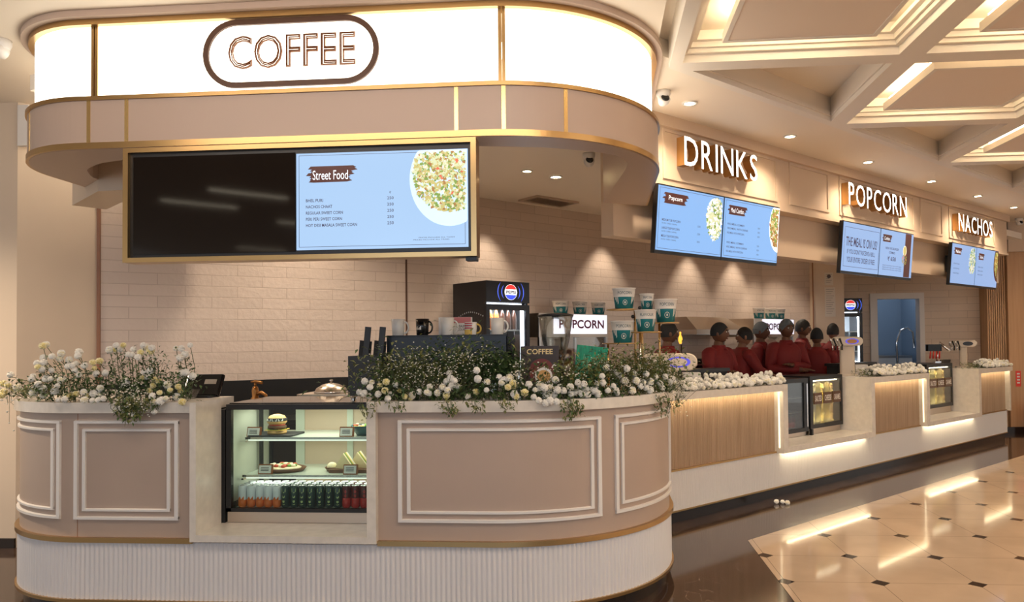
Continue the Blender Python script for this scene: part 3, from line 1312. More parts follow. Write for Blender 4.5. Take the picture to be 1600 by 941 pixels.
def wall_tv(sd0, sd1, zb, zt, label, off0, art, scr='screen_sky'):
    "flat screen leaning slightly out over the counter"
    w = sd1 - sd0
    tilt = math.radians(5)
    t = thing('menu_screen', label, 'menu screen', D1(sd0, off0, zb), PI / 4, 'paired menu screens over the long counter')
    h = zt - zb
    R = Matrix.Rotation(tilt, 4, 'X')
    k = MB(R)
    k.box(0, w, 0, .045, 0, h)
    k.build('housing', 'black', t)
    k = MB(R)
    k.box(.008, w - .008, -.004, .0005, .028, h - .012)
    k.build('panel', scr, t)
    F = R @ frame((.008, -.004, .028), (1, 0, 0), (0, 0, 1))
    k = MB()
    art(k, F, w - .016, h - .04)
    k.build('menu_artwork', None, t)
    k = MB()
    k.box(w * .35, w * .65, .03, .16, h * .35, h * .75)
    k.build('wall_bracket', 'black_matte', t)
    return t


def art_popcorn(k, F, W, H):
    line_frame(k, F, .015, W - .012, .015, H - .015, .003, 'screen_ink')
    brush_patch(k, F, .05, H * .74, W * .40, H * .16)
    put_text(k, 'Popcorn', F, .05 + W * .09, H * .775, W * .2, H * .09, z=.0036, mname='screen_white')
    for i, s in enumerate(('MEDIUM TUB POPCORN', 'LARGE TUB POPCORN', 'MEGA TUB POPCORN')):
        put_text(k, s, F, .06, H * (.46 - .125 * i), W * (.27 - .01 * i), H * .035, mname='screen_ink', z=.002, offset=.01)
        put_text(k, 'SALTED / CHEESE / CARAMEL', F, .06, H * (.415 - .125 * i), W * .22, H * .02, mname='screen_ink', z=.002)
        put_text(k, '250', F, W * .60, H * (.435 - .125 * i), W * .045, H * .028, mname='screen_ink', z=.002)
    food(k, F, W * .87, H * .63, H * .36, W - .006, H - .006, ['food_f', 'food_d', 'food_f', 'screen_white', 'food_b'], 520, 7, sx=.62)


def art_meals(k, F, W, H):
    line_frame(k, F, .015, W - .012, .015, H - .015, .003, 'screen_ink')
    brush_patch(k, F, .04, H * .74, W * .36, H * .15)
    put_text(k, 'Meal Combo', F, .04 + W * .06, H * .775, W * .22, H * .08, z=.0036, mname='screen_white')
    for i in range(6):
        y = H * (.56 - .075 * i - (.09 if i > 2 else 0))
        put_text(k, ('VEG MEAL COMBO', 'VEG MEAL WITH DRINK', 'VEG MEAL WITH POPCORN')[i % 3], F, .05, y, W * (.30 + .07 * (i % 3 == 1)), H * .032, mname='screen_ink', z=.002, offset=.008)
        put_text(k, '350', F, W * .60, y, W * .04, H * .028, mname='screen_ink', z=.002)
    disc(k, F, W * 1.0, H * .66, H * .47, .0022, 'screen_white', sx=.66, clipx=W - .003, clipy=H - .002, n=50)
    food(k, F, W * .99, H * .68, H * .40, W - .005, H - .005, ['food_e', 'food_b', 'food_a', 'food_e', 'food_d', 'food_e'], 800, 9, sx=.68)


def art_onus(k, F, W, H):
    line_frame(k, F, .03, W - .02, .05, H - .05, .004, 'screen_ink')
    put_text(k, 'THE MEAL IS ON US!', F, W * .08, H * .52, W * .84, H * .19, mname='screen_ink', z=.002, offset=.012)
    put_text(k, "IF YOU DON'T RECEIVE A BILL,", F, W * .12, H * .35, W * .76, H * .11, mname='screen_ink', z=.002, offset=.008)
    put_text(k, 'YOUR ENTIRE ORDER IS FREE', F, W * .12, H * .19, W * .76, H * .11, mname='screen_ink', z=.002, offset=.008)


def art_burger(k, F, W, H):
    brush_patch(k, F, .03, H * .74, W * .30, H * .15)
    put_text(k, 'Combos', F, .03 + W * .06, H * .775, W * .16, H * .08, z=.0036, mname='screen_white')
    put_text(k, 'NEW VEG BURGER', F, W * .15, H * .58, W * .40, H * .05, mname='screen_ink', z=.002, offset=.01)
    put_text(k, 'COMBO', F, W * .26, H * .49, W * .18, H * .05, mname='screen_ink', z=.002, offset=.01)
    put_text(k, '\u20b9 650', F, W * .23, H * .33, W * .25, H * .10, mname='screen_ink', z=.002, offset=.014)
    for i in range(3):
        put_text(k, 'SERVED WITH FRIES AND A SOFT DRINK', F, W * .09, H * (.21 - .045 * i), W * .58, H * .022, mname='screen_ink', z=.002)
    k.use('screen_brown')
    old = k.M
    k.M = old @ F
    k.face([k.vert(p) for p in ((W * .74, .003, .0018), (W * .93, .003, .0018), (W * .93, H - .003, .0018), (W * .74, H - .003, .0018))], False)
    k.M = old
    disc(k, F, W * .74, H * .60, H * .12, .003, 'food_d', sx=.8)
    disc(k, F, W * .74, H * .61, H * .09, .0032, 'food_a', sx=.8)
    food(k, F, W * .74, H * .40, H * .14, W, H, ['food_b', 'food_c', 'food_b', 'food_a', 'food_e'], 160, 12, sx=.9)


def art_nachos(k, F, W, H):
    brush_patch(k, F, .05, H * .74, W * .34, H * .16)
    put_text(k, 'Nachos', F, .05 + W * .08, H * .775, W * .18, H * .08, z=.0036, mname='screen_white')
    for i in range(3):
        put_text(k, 'NACHOS WITH SALSA', F, .07, H * (.48 - .12 * i), W * .24, H * .035, mname='screen_ink', z=.002)
    food(k, F, W * .84, H * .62, H * .34, W - .006, H - .006, ['food_f', 'food_d', 'food_b'], 240, 17, sx=.6)


def art_bowl(k, F, W, H):
    brush_patch(k, F, .06, H * .70, W * .28, H * .16)
    put_text(k, 'Sides', F, .06 + W * .07, H * .735, W * .14, H * .08, z=.0036, mname='screen_white')
    for i in range(3):
        put_text(k, 'MASALA CORN', F, .08, H * (.48 - .1 * i), W * .22, H * .035, mname='screen_ink', z=.002)
    disc(k, F, W * 1.0, H * .68, H * .52, .0022, 'screen_brown', sx=.62, clipx=W - .003, clipy=H - .002, n=50)
    food(k, F, W * 1.0, H * .70, H * .44, W - .005, H - .005, ['food_e', 'food_a', 'food_e', 'food_b'], 420, 19, sx=.58)


TO = 4.12
for s0, s1, lab, art, scr in ((4.77, 5.687, 'lit menu screen with white popcorn heap, left of the pair under the drinks lettering', art_popcorn, 'screen_sky'),
                              (5.693, 6.61, 'lit menu screen with a bowl of food, right of the pair under the drinks lettering', art_meals, 'screen_sky'),
                              (7.88, 8.767, 'lit screen reading THE MEAL IS ON US, below the popcorn lettering', art_onus, 'screen_deep'),
                              (8.773, 9.66, 'lit screen with a burger combo picture, below the popcorn lettering', art_burger, 'screen_deep'),
                              (10.87, 11.737, 'lit menu screen with pale nachos, left of the pair under the nachos lettering', art_nachos, 'screen_deep'),
                              (11.743, 12.61, 'lit menu screen with a dark bowl, right of the pair under the nachos lettering', art_bowl, 'screen_deep')):
    wall_tv(s0, s1, 2.300, 2.880, lab, TO - .02, art, scr)

# ================================================================== LETTERED SIGNS
def letter_sign(word, s0, s1, z0, z1, label, name):
    t = thing(name, label, 'sign', D1(s0, 4.15, z0), PI / 4, 'lit lettering on the fascia')
    F = frame((0, 0, 0), (1, 0, 0), (0, 0, 1))
    meas = [text_mesh(c) for c in word]
    gaps = .16
    tot = sum(m[2] - m[1] for m in meas) + gaps * (len(word) - 1)
    x = 0
    W = s1 - s0
    for c, m in zip(word, meas):
        w = (m[2] - m[1]) / tot * W
        k = MB()
        put_text(k, c, F, x, 0, w, z1 - z0, depth=.085, z=.012, offset=-.002, mname='letter_glow', side='letter_side')
        k.build('letter', None, t, 'glowing white letter ' + c + ' with golden sides')
        x += w + gaps / tot * W
    return t


letter_sign('DRINKS', 5.13, 6.23, 3.085, 3.335, 'lit white channel letters spelling DRINKS', 'drinks_lettering')
letter_sign('POPCORN', 8.02, 9.48, 3.075, 3.32, 'lit white channel letters spelling POPCORN', 'popcorn_lettering')
letter_sign('NACHOS', 11.12, 12.38, 3.065, 3.30, 'lit white channel letters spelling NACHOS', 'nachos_lettering')

# ================================================================== LONG SERVICE COUNTER
SC0 = D1(9, 4.3, 0)
SV = thing('service_counter', 'long white stone-framed service counter with fluted base and wood panels', 'counter', SC0, PI / 4)
SM = Matrix.Translation((-9, -4.3, 0))
HI0, LO0, HI1, LO1, HI2, HEND = 4.70, 6.66, 8.41, 9.985, 11.65, 13.03
ZT, ZS, TH = 1.125, .505, .085
mb = MB(SM)
mb.box(HI0, HEND, 4.16, 4.7, 0, .10)
mb.build('skirting', 'dark_skirt', SV)
mb = MB(SM)
mb.box(HI0, HEND, 4.115, 4.2, .098, .112)
mb.build('lower_gold_trim', 'gold', SV)
mb = MB(SM)
n = int((HEND - HI0) / .0057)
pts = []
for q in range(n + 1):
    s = HI0 + (HEND - HI0) * q / n
    w = -.005 * abs(math.sin(PI * s / .0285))
    pts.append((Vector((s, 4.125 + w, 0)), Vector((0, -1, 0)), UPZ))
mb.sweep(pts, [(0, .112), (0, .447), (-.06, .447), (-.06, .112)])
mb.build('fluted_base', 'flute_white', SV)
for a, b in ((HI0, LO0 - TH), (HI1 + TH, LO1 - TH), (HI2 + TH, HEND - .04)):
    mb = MB(SM)
    mb.box(a, b, 4.11, 4.2, .447, .462)
    mb.build('gold_strip', 'gold', SV)
    mb = MB(SM)
    n = int((b - a) / .005)
    pts = []
    for q in range(n + 1):
        s = a + (b - a) * q / n
        w = -.006 * (1 if math.sin(2 * PI * s / .026) > .2 else 0)
        pts.append((Vector((s, 4.13 - w, 0)), Vector((0, -1, 0)), UPZ))
    mb.sweep(pts, [(0, .462), (0, ZT - .07), (-.05, ZT - .07), (-.05, .462)])
    mb.build('fluted_wood_panel', 'wood_flute', SV)
    mb = MB(SM)
    mb.box(a, b - .01, 4.066, 4.078, ZT - .062, ZT - .050)
    mb.build('light_strip', 'led_strong', SV)
    if b < 12:
        mb = MB(SM)
        mb.box(b - .009, b + .002, 4.07, 4.082, .50, ZT - .08)
        mb.build('light_strip', 'led_glow', SV)
# the stone ribbon: over the high bays, down the posts, along the low sills
mb = MB(SM)
for a, b in ((HI0, LO0), (HI1, LO1), (HI2, HEND)):
    mb.box(a, b, 4.03, 4.68, ZT - .05, ZT)
    mb.box(a, b, 4.03, 4.055, ZT - .065, ZT - .05)
for a in (LO0 - TH, HI1, LO1 - TH, HI2):
    mb.box(a, a + TH, 4.03, 4.68, .447, ZT - .05)
mb.box(HEND - .04, HEND, 4.06, 4.68, .447, ZT - .065)
for a, b in ((LO0, HI1), (LO1, HI2)):
    mb.box(a, b, 4.03, 4.80, .462, ZS)
    mb.box(a, b, 4.03, 4.058, .447, .462)
mb.build('stone_worktop', 'stone_white', SV)
for a, b in ((LO0, HI1), (LO1, HI2)):
    mb = MB(SM)
    mb.box(a - .06, b, 4.066, 4.080, .4485, .460)
    mb.build('light_strip', 'led_strong', SV)
mb = MB(SM)
for a, b in ((HI0, LO0), (HI1, LO1), (HI2, HEND)):
    mb.box(a, b, 4.62, 4.66, .1, ZT - .065)
mb.build('carcass', 'black_matte', SV)
# ================================================================== CAKE DISPLAY IN THE COUNTER
glass('glass_case', (.90, .96, .92), .8)
glass('glass_clear', (.96, .98, .98), .8)
mat('shelf_glass', (.60, .66, .58), .15, emit=(.5, .6, .5), es=.0)
mat('case_side', (.60, .63, .54), .3)
mat('case_door_reflection', (.66, .50, .38), .2)  # beige stands in for reflections in the rear glass
mat('case_light', (1, 1, 1), .5, emit=(.97, 1.0, .84), es=.75)
DX0, DX1, DY0, DY1, DZ0, DZ1 = -2.255, -1.30, 4.36, 4.955, .489, 1.205
DC = thing('cake_display', 'black-framed glass cake display with two shelves set in the round counter', 'display case', ((DX0 + DX1) / 2, (DY0 + DY1) / 2, DZ0))
T4 = Matrix.Translation((-(DX0 + DX1) / 2, -(DY0 + DY1) / 2, -DZ0))


def dpart(name, boxes, m, label=None, parent=None):
    k = MB(T4)
    for b in boxes:
        k.box(*b)
    return k.build(name, m, parent or DC, label)


dpart('steel_base', [(DX0 + .005, DX1, DY0 + .01, DY1, DZ0, .553)], 'steel_warm')
dpart('frame', [(DX0, DX0 + .032, DY0, DY0 + .03, .553, 1.17), (DX0, DX1, DY0, DY0 + .03, .553, .575), (DX0, DX1, DY0, DY0 + .04, 1.168, 1.2),
                (DX0, DX0 + .03, DY1 - .03, DY1, .563, 1.2), (DX1 - .03, DX1, DY1 - .03, DY1, .563, 1.2),
                (DX0, DX0 + .025, DY0 + .04, DY1 - .03, 1.175, 1.2)], 'black')
dpart('inner_post', [(DX0 + .032, DX0 + .052, DY1 - .22, DY1 - .20, .57, 1.17)], 'black')
dpart('top_glass', [(DX0 + .001, DX1, DY0 + .041, DY1, 1.2, 1.207)], 'black_gloss', 'smoked reflective top')
dpart('front_glass', [(DX0 + .032, DX1, DY0 + .008, DY0 + .014, .575, 1.168)], 'glass_case')
dpart('side_panel', [(DX0 + .004, DX0 + .012, DY0 + .03, DY1 - .03, .60, 1.17)], 'case_side')
dpart('floor_tray', [(DX0 + .03, DX1, DY0 + .03, DY1 - .03, .560, .568)], 'case_side')
dpart('sliding_door', [(DX0 + .26, DX0 + .52, DY1 - .02, DY1 - .01, .60, 1.17)], 'case_door_reflection')
dpart('sliding_door', [(DX0 + .52, DX0 + .93, DY1 - .03, DY1 - .02, .60, 1.17)], 'case_door_reflection')
dpart('rear_frame', [(DX0 + .20, DX0 + .26, DY1 - .03, DY1 - .01, .60, 1.17), (DX0 + .56, DX0 + .60, DY1 - .04, DY1 - .02, .60, 1.17)], 'case_side')
for z, y0 in ((.985, .13), (.757, .10)):
    sh = dpart('shelf', [(DX0 + .055, DX1 - .005, DY0 + y0, DY1 - .06, z - .008, z)], 'shelf_glass')
    dpart('shelf_light', [(DX0 + .075, DX1 - .02, DY0 + y0 + .005, DY0 + y0 + .02, z - .022, z - .0125)], 'case_light', parent=sh)
    dpart('shelf_edge', [(DX0 + .055, DX1 - .005, DY0 + y0 - .004, DY0 + y0, z - .012, z + .002)], 'chrome', parent=sh)
    dpart('bracket', [(DX0 + .02, DX0 + .06, DY0 + y0, DY0 + y0 + .3, z - .03, z - .02)], 'chrome', parent=sh)
dpart('top_light', [(DX0 + .06, DX1 - .02, DY0 + .05, DY0 + .11, 1.176, 1.186)], 'case_light')
for z_, pw_ in ((1.17, 3.4), (.962, 1.7), (.735, 1.8)):
    q_ = lamp('AREA', ((DX0 + DX1) / 2, DY0 + .26, z_), pw_, (1.0, .97, .82), .8, sizey=.22, name='case_lamp')
# drink cans, four deep
mat('can_silver', (.80, .82, .85), .25, .9)
mat('can_white', (.80, .82, .88), .3)
mat('can_orange', (.80, .16, .02), .35)
mat('can_dark', (.02, .05, .045), .3)
mat('can_lime', (.45, .55, .22), .35)
mat('can_red', (.55, .02, .015), .35)
mat('can_blackred', (.10, .008, .008), .3)


def make_can(kind, label, group):
    t = thing('drink_can', label, 'can', (0, 0, 0), 0, group)
    k = MB()
    R = .0255
    z0 = [(.019, 0), (R, .008)]
    if kind == 'orange':
        k.use('can_orange').lathe(z0 + [(R, .045)], seg=14, cap=True)
        k.use('can_white').lathe([(R, .045), (R, .122), (.021, .131)], seg=14, cap=False)
        k.use('can_orange')
        for q in range(5):
            a = -PI / 2 - .7 + q * .3
            k.poly([((R + .0004) * math.cos(a + d), (R + .0004) * math.sin(a + d), z) for d, z in ((-.16, .045), (.16, .045), (.16, .05 + .009 * ((q + 1) % 3)), (-.16, .05 + .009 * (q % 3)))])
    elif kind == 'dark':
        k.use('can_dark').lathe(z0 + [(R, .122), (.021, .131)], seg=14)
        k.use('can_lime')
        for z, h, w in ((.088, .030, .5), (.058, .016, .3), (.030, .014, .26), (.018, .006, .3)):
            k.poly([((R + .0004) * math.cos(-PI / 2 + d), (R + .0004) * math.sin(-PI / 2 + d), zz) for d, zz in ((-w, z + h), (-w, z + h * .3), (0, z), (w, z + h * .3), (w, z + h))])
    else:
        k.use('can_red').lathe(z0 + [(R, .060)], seg=14)
        k.use('can_blackred').lathe([(R, .060), (R, .122), (.021, .131)], seg=14, cap=False)
        k.use('can_red')
        for z in (.075, .1):
            k.poly([((R + .0004) * math.cos(-PI / 2 + d), (R + .0004) * math.sin(-PI / 2 + d), zz) for d, zz in ((-.3, z), (.0, z - .012), (.3, z), (0, z + .012))])
    k.build('body', None, t)
    k = MB()
    k.lathe([(.021, .131), (.0225, .134), (.0225, .135), (.0195, .135), (.019, .131), (0, .131)], seg=14, cap=False)
    k.box(-.005, .005, -.009, .004, .1315, .133)
    k.build('lid', 'can_silver', t)
    return t


ORD = ['first', 'second', 'third', 'fourth', 'fifth', 'sixth', 'seventh', 'eighth', 'ninth', 'tenth']
ROWN = ['front row', 'second row', 'third row', 'back row']
protos = {}
SP = .0545
cols = ['orange'] * 5 + ['dark'] * 7 + ['red'] * 4
cnt = {}
for c, kd in enumerate(cols):
    cnt[kd] = cnt.get(kd, 0) + 1
    for r in range(4):
        desc = {'orange': 'orange and white can', 'dark': 'dark green and lime can', 'red': 'red and black can'}[kd]
        lab = '%s, %s from left in its colour block, %s' % (desc, ORD[cnt[kd] - 1], ROWN[r])
        if kd not in protos:
            o = protos[kd] = make_can(kd, lab, 'cans on the display floor')
        else:
            o = copy_tree(protos[kd])
            o['label'] = lab
        o.location = (DX0 + .068 + SP * c, DY0 + .075 + .062 * r + random.uniform(-.003, .003), .5685)
        o.rotation_euler = (0, 0, random.uniform(-.25, .25))
    o.scale = (1, 1, .85)
# food on the shelves
mat('bun', (.66, .38, .13), .45, bump=.2, bs=90)
mat('patty', (.12, .05, .02), .7, bump=.4)
mat('lettuce', (.18, .36, .06), .5)
mat('cheese', (.85, .55, .10), .4)
mat('tomato', (.60, .08, .04), .35)
mat('slate', (.02, .02, .022), .6)
mat('wood_dark', (.14, .06, .03), .45, var=.2, vs=20)
mat('bread', (.80, .66, .40), .7, bump=.3, bs=120)
mat('bread_white', (.85, .77, .58), .7)
mat('cream_food', (.85, .74, .50), .5, var=.15, vs=40)
mat('card_white', (.82, .80, .78), .5)
mat('card_wood', (.30, .10, .03), .4)
mat('bowl_teal', (.03, .10, .11), .3)
mat('ink', (.06, .05, .05), .6)


def price_card(p, label, rz=0):
    t = thing('price_card', label, 'price card', p, rz, 'price cards in the cake display')
    R = Matrix.Rotation(-.22, 4, 'X')
    k = MB(R)
    k.box(-.045, .045, 0, .012, 0, .062)
    k.build('holder', 'card_wood', t)
    k = MB(R)
    k.box(-.040, .036, -.002, 0, .006, .054)
    k.build('card', 'card_white', t)
    k = MB(R)
    for q in range(3):
        k.box(-.028, .022, -.003, -.002, .020 + q * .009, .024 + q * .009)
    k.build('print', 'ink', t)


ZT1, ZM1 = .985, .757
px = lambda x, y, Y: on_y(x, y, Y).x
t = thing('burger_board', 'black slate board under the burger on the top shelf', 'serving board', (px(436, 680, 4.62), 4.62, ZT1))
k = MB()
k.rbox(-.16, .13, -.11, .11, 0, .010, .02)
k.build('slate_slab', 'slate', t)
bx_ = px(433, 665, 4.60)
t = thing('burger', 'layered burger with sesame bun on the slate board on the top shelf', 'burger', (bx_, 4.60, ZT1 + .0105))
k = MB()
k.lathe([(.0, 0), (.056, 0), (.06, .008), (.058, .022), (.0, .024)], seg=24)
k.build('bottom_bun', 'bun', t)
k = MB()
k.box(-.058, .058, -.058, .058, .024, .028)
k.build('cheese_slice', 'cheese', t)
k = MB()
pts = [(.052 + .012 * math.sin(q * 2.4) ** 2, q) for q in range(40)]
a = [k.vert((r * math.cos(2 * PI * q / 40), r * math.sin(2 * PI * q / 40), .030 + .006 * math.sin(q * 1.7))) for r, q in pts]
b = k.vert((0, 0, .034))
for q in range(40):
    k.face((a[q], a[(q + 1) % 40], b))
k.build('lettuce_leaf', 'lettuce', t)
k = MB()
k.lathe([(0, .034), (.054, .034), (.058, .042), (.055, .052), (0, .053)], seg=24)
k.build('patty', 'patty', t)
k = MB()
k.lathe([(0, .053), (.048, .053), (.05, .058), (.048, .062), (0, .062)], seg=24)
k.build('tomato_slice', 'tomato', t)
k = MB()
k.lathe([(.0, .062), (.052, .062), (.061, .075), (.058, .096), (.044, .114), (.02, .123), (0, .125)], seg=28)
tb = k.build('top_bun', 'bun', t)
k = MB()
k.lathe([(.0595, .080), (.062, .083), (.0605, .098), (.0575, .101)], seg=28, cap=False)
k.build('paper_band', 'black_matte', tb)
k = MB()
for q in range(7):
    a = -PI / 2 - .95 + q * .31
    k.M = Matrix.Rotation(a + PI / 2, 4, 'Z')
    k.box(-.006, .006, -.0628, -.0615, .084, .088)
    k.box(-.006 if q % 2 else .002, -.002 if q % 2 else .006, -.0628, -.0612, .088, .097)
k.build('band_marks', 'card_white', tb)
price_card((px(396, 676, 4.52), 4.52, ZT1 + .0005), 'white price card left of the burger on the top shelf')
price_card((px(541, 675, 4.52), 4.52, ZT1 + .0005), 'white price card in front of the teal bowl on the top shelf')
t = thing('salad_bowl', 'dark teal bowl of food on the top shelf beside the stone post', 'bowl', (px(563, 670, 4.62) + .03, 4.62, ZT1))
k = MB()
k.lathe([(.0, 0), (.05, 0), (.085, .05), (.088, .062), (.082, .06), (.048, .012), (0, .010)], seg=28)
k.build('bowl', 'bowl_teal', t)
k = MB()
for q in range(40):
    a, d = random.uniform(0, 6.28), .07 * math.sqrt(random.random())
    k.use(random.choice(['lettuce', 'cream_food', 'tomato', 'cheese']))
    k.ball((d * math.cos(a), d * math.sin(a), .055 + random.uniform(-.008, .012)), .012, 6, 4, (1, .7, .6))
k.build('filling', None, t)
# flat bread on a round wooden plate
fx = px(443, 730, 4.62)
t = thing('flatbread_plate', 'round dark wooden plate holding the flatbread on the middle shelf', 'plate', (fx, 4.62, ZM1))
k = MB()
k.lathe([(0, 0), (.125, 0), (.145, .022), (.140, .024), (.12, .010), (0, .010)], seg=36, sy=.8)
k.build('dish', 'wood_dark', t)
t = thing('flatbread', 'topped flatbread with red and green garnish on the round wooden plate', 'flatbread', (fx, 4.62, ZM1 + .0105))
k = MB()
k.lathe([(0, 0), (.105, 0), (.115, .012), (.10, .018), (0, .020)], seg=30, sy=.78)
k.build('base', 'cream_food', t)
for nm, m, n, r in (('tomato_pieces', 'tomato', 9, .016), ('green_leaves', 'lettuce', 9, .014), ('cheese_pieces', 'bread_white', 14, .016)):
    k = MB()
    for q in range(n):
        a, d = random.uniform(0, 6.28), .08 * math.sqrt(random.random())
        k.ball((d * math.cos(a), d * math.sin(a) * .78, .026), r, 7, 5, (1, .8, .7))
    k.build(nm, m, t).__setitem__('kind', 'stuff')
price_card((px(414, 738, 4.49), 4.49, ZM1 + .0005), 'white price card in front of the flatbread on the middle shelf')
price_card((px(547, 740, 4.49), 4.49, ZM1 + .0005), 'white price card in front of the sandwiches on the middle shelf')
sx_ = px(548, 735, 4.63)
t = thing('sandwich_tray', 'dark tray under the cut sandwiches on the middle shelf', 'tray', (sx_, 4.63, ZM1))
k = MB()
k.rbox(-.115, .16, -.09, .09, 0, .022, .015)
k.build('tray', 'wood_dark', t)
sw = None
for q, (dx, lab) in enumerate(((-.02, 'leaning triangular sandwich at the left on the dark tray'), (.055, 'middle triangular sandwich on the dark tray'), (.115, 'right-hand triangular sandwich half behind the stone post'))):
    t = thing('sandwich', lab, 'sandwich', (sx_ + dx, 4.565 + .046 * q, ZM1 + .0225), -.35 + .1 * q, 'cut sandwiches on the middle shelf')
    for z, m, nm in ((0, 'bread', 'bread_slice'), (.016, 'lettuce', 'filling'), (.024, 'cheese', 'filling'), (.031, 'bread_white', 'bread_slice')):
        k = MB(Matrix.Rotation(.12, 4, 'X'))
        h = .012 if 'bread' in nm else .006
        y0 = z
        a = [k.vert(p) for p in ((-.075, y0, 0), (.075, y0, 0), (0, y0, .098))]
        b = [k.vert(p) for p in ((-.075, y0 + h, 0), (.075, y0 + h, 0), (0, y0 + h, .098))]
        k.face(a)
        k.face(b[::-1])
        for i in range(3):
            k.face((a[i], a[(i + 1) % 3], b[(i + 1) % 3], b[i]))
        k.build(nm, m, t)
t = thing('dip_bowl', 'small round dark bowl with a pale scoop left of the sandwiches', 'bowl', (px(519, 735, 4.62), 4.62, ZM1))
k = MB()
k.lathe([(0, 0), (.03, 0), (.046, .026), (.043, .027), (.028, .008), (0, .006)], seg=20)
k.build('bowl', 'wood_dark', t)
k = MB()
k.ball((0, 0, .028), .032, 12, 8, (1, 1, .9))
k.build('scoop', 'cream_food', t)

# ================================================================== THINGS ON THE ROUND COUNTER
ZK = 1.2365
# card terminal at the left
pp = on_y(320, 615, 4.48)
t = thing('till_screen', 'black till screen tilted back on the left part of the round counter', 'till', (pp.x - .02, 4.48, ZK), .05)
k = MB()
k.rbox(-.10, .09, -.07, .07, 0, .012, .02)
k.build('foot', 'black', t)
k = MB(Matrix.Rotation(-.55, 4, 'X'))
k.rbox(-.125, .11, -.015, .015, .01, .155, .012)
k.build('display', 'black_gloss', t)
k = MB(Matrix.Rotation(-.55, 4, 'X'))
k.box(.0, .075, -.0165, -.015, .085, .118)
k.build('label', 'steel', t)
pr = on_y(298, 603, 4.35)
t = thing('acrylic_stand', 'small clear angled stand on the counter edge by the till', 'stand', (pr.x - .01, 4.36, ZK), -.3)
k = MB(Matrix.Rotation(-.6, 4, 'X'))
k.box(-.035, .035, 0, .006, 0, .07)
k.box(-.035, .035, -.03, .006, 0, .006)
k.build('sheet', 'glass_clear', t)
mat('bronze', (.42, .20, .07), .3, 1.0)
pf = on_y(383, 620, 5.55)
FZ = .9005
t = thing('bronze_tap', 'bronze beer-style tap standing on the rear worktop', 'tap', (pf.x, 5.72, FZ))
k = MB()
k.lathe([(.05, 0), (.05, .01), (.03, .02), (.026, .20), (.034, .21), (.034, .24), (.024, .25), (.028, .30), (.02, .33), (0, .335)], seg=18)
k.build('column', 'bronze', t)
k = MB()
k.tube([(0, 0, .27), (.06, -.02, .285), (.10, -.03, .265), (.105, -.033, .20)], [.016, .015, .014, .013], 10)
k.build('spout', 'bronze', t)
k = MB()
k.tube([(0, 0, .325), (0, 0, .365)], .010, 8)
k.tube([(-.035, 0, .368), (.0, -.004, .372), (.065, -.012, .362)], [.008, .011, .012], 8)
k.build('handle', 'bronze', t)
# covered steel dish with tongs on the display top
pc = on_y(517, 612, 5.35)
t = thing('steel_tray', 'flat steel tray with a lidded dish behind the cake display', 'tray', (pc.x, 5.33, .0))
k = MB()
k.box(-.16, .30, -.15, .15, 0, 1.19)
k.build('stand', 'black_matte', t)
k = MB()
k.rbox(-.19, .42, -.17, .17, 1.19, 1.205, .03)
k.build('tray', 'steel_warm', t)
t = thing('lidded_dish', 'round copper-toned lidded dish on the steel tray', 'dish', (pc.x + .01, 5.33, 1.2055))
k = MB()
k.lathe([(0, 0), (.12, 0), (.125, .008), (.12, .012), (0, .012)], seg=28)
k.build('base', 'steel', t)
k = MB()
k.lathe([(.118, .012), (.105, .035), (.06, .062), (.015, .072), (0, .072)], seg=28, cap=False)
k.build('lid', 'steel_warm', t)
k = MB()
k.lathe([(.006, .07), (.006, .082), (.014, .086), (.012, .096), (0, .1)], seg=14)
k.build('knob', 'chrome', t)
pb = on_y(546, 590, 5.2)
t = thing('steel_pump', 'small shiny pump bottle beside the black menu holder', 'pump', (pb.x + .02, 5.23, 1.2055))
k = MB()
k.lathe([(.022, 0), (.024, .06), (.012, .075), (.008, .10), (.008, .12), (0, .122)], seg=14)
k.build('bottle', 'chrome', t)
k = MB()
k.tube([(0, 0, .118), (0, -.02, .13), (0, -.045, .125)], .006, 8)
k.build('nozzle', 'chrome', t)
# cutlery holder with two menu paddles
Yb = 4.62
pa, pz = on_y(548, 560, Yb), on_y(604, 560, Yb)
HX = (pa.x + pz.x) / 2
t = thing('menu_holder', 'black open box holder beside the coffee machine', 'holder', (HX, Yb, ZK))
k = MB()
w = (pz.x - pa.x) / 2 - .01
hh_ = on_y(570, 556, Yb).z - ZK
k.ring([(-w, -.08), (w, -.08), (w, .08), (-w, .08)], [(-w + .006, -.074), (w - .006, -.074), (w - .006, .074), (-w + .006, .074)], 0, hh_)
k.box(-w + .006, w - .006, -.074, .074, 0, .006)
k.build('box', 'black', t)
for q, (xx, lab) in enumerate(((568, 'left black paddle leaning in the menu holder'), (591, 'right black paddle leaning in the menu holder'))):
    p = on_y(xx, 510, Yb)
    t = thing('menu_paddle', lab, 'paddle', (on_y(xx - 4, 560, Yb).x, Yb + .02, ZK + .008), 0, 'paddles in the menu holder')
    k = MB(Matrix.Rotation(.10, 4, 'Y'))
    k.rbox(-.020, .020, -.006, .006, 0, p.z - ZK - .01, .004)
    k.build('blade', 'black', t)
    k = MB(Matrix.Rotation(.10, 4, 'Y'))
    k.rbox(-.050, .030, .008, .014, .0, p.z - ZK - .10, .01)
    k.build('card', 'black_matte', t)
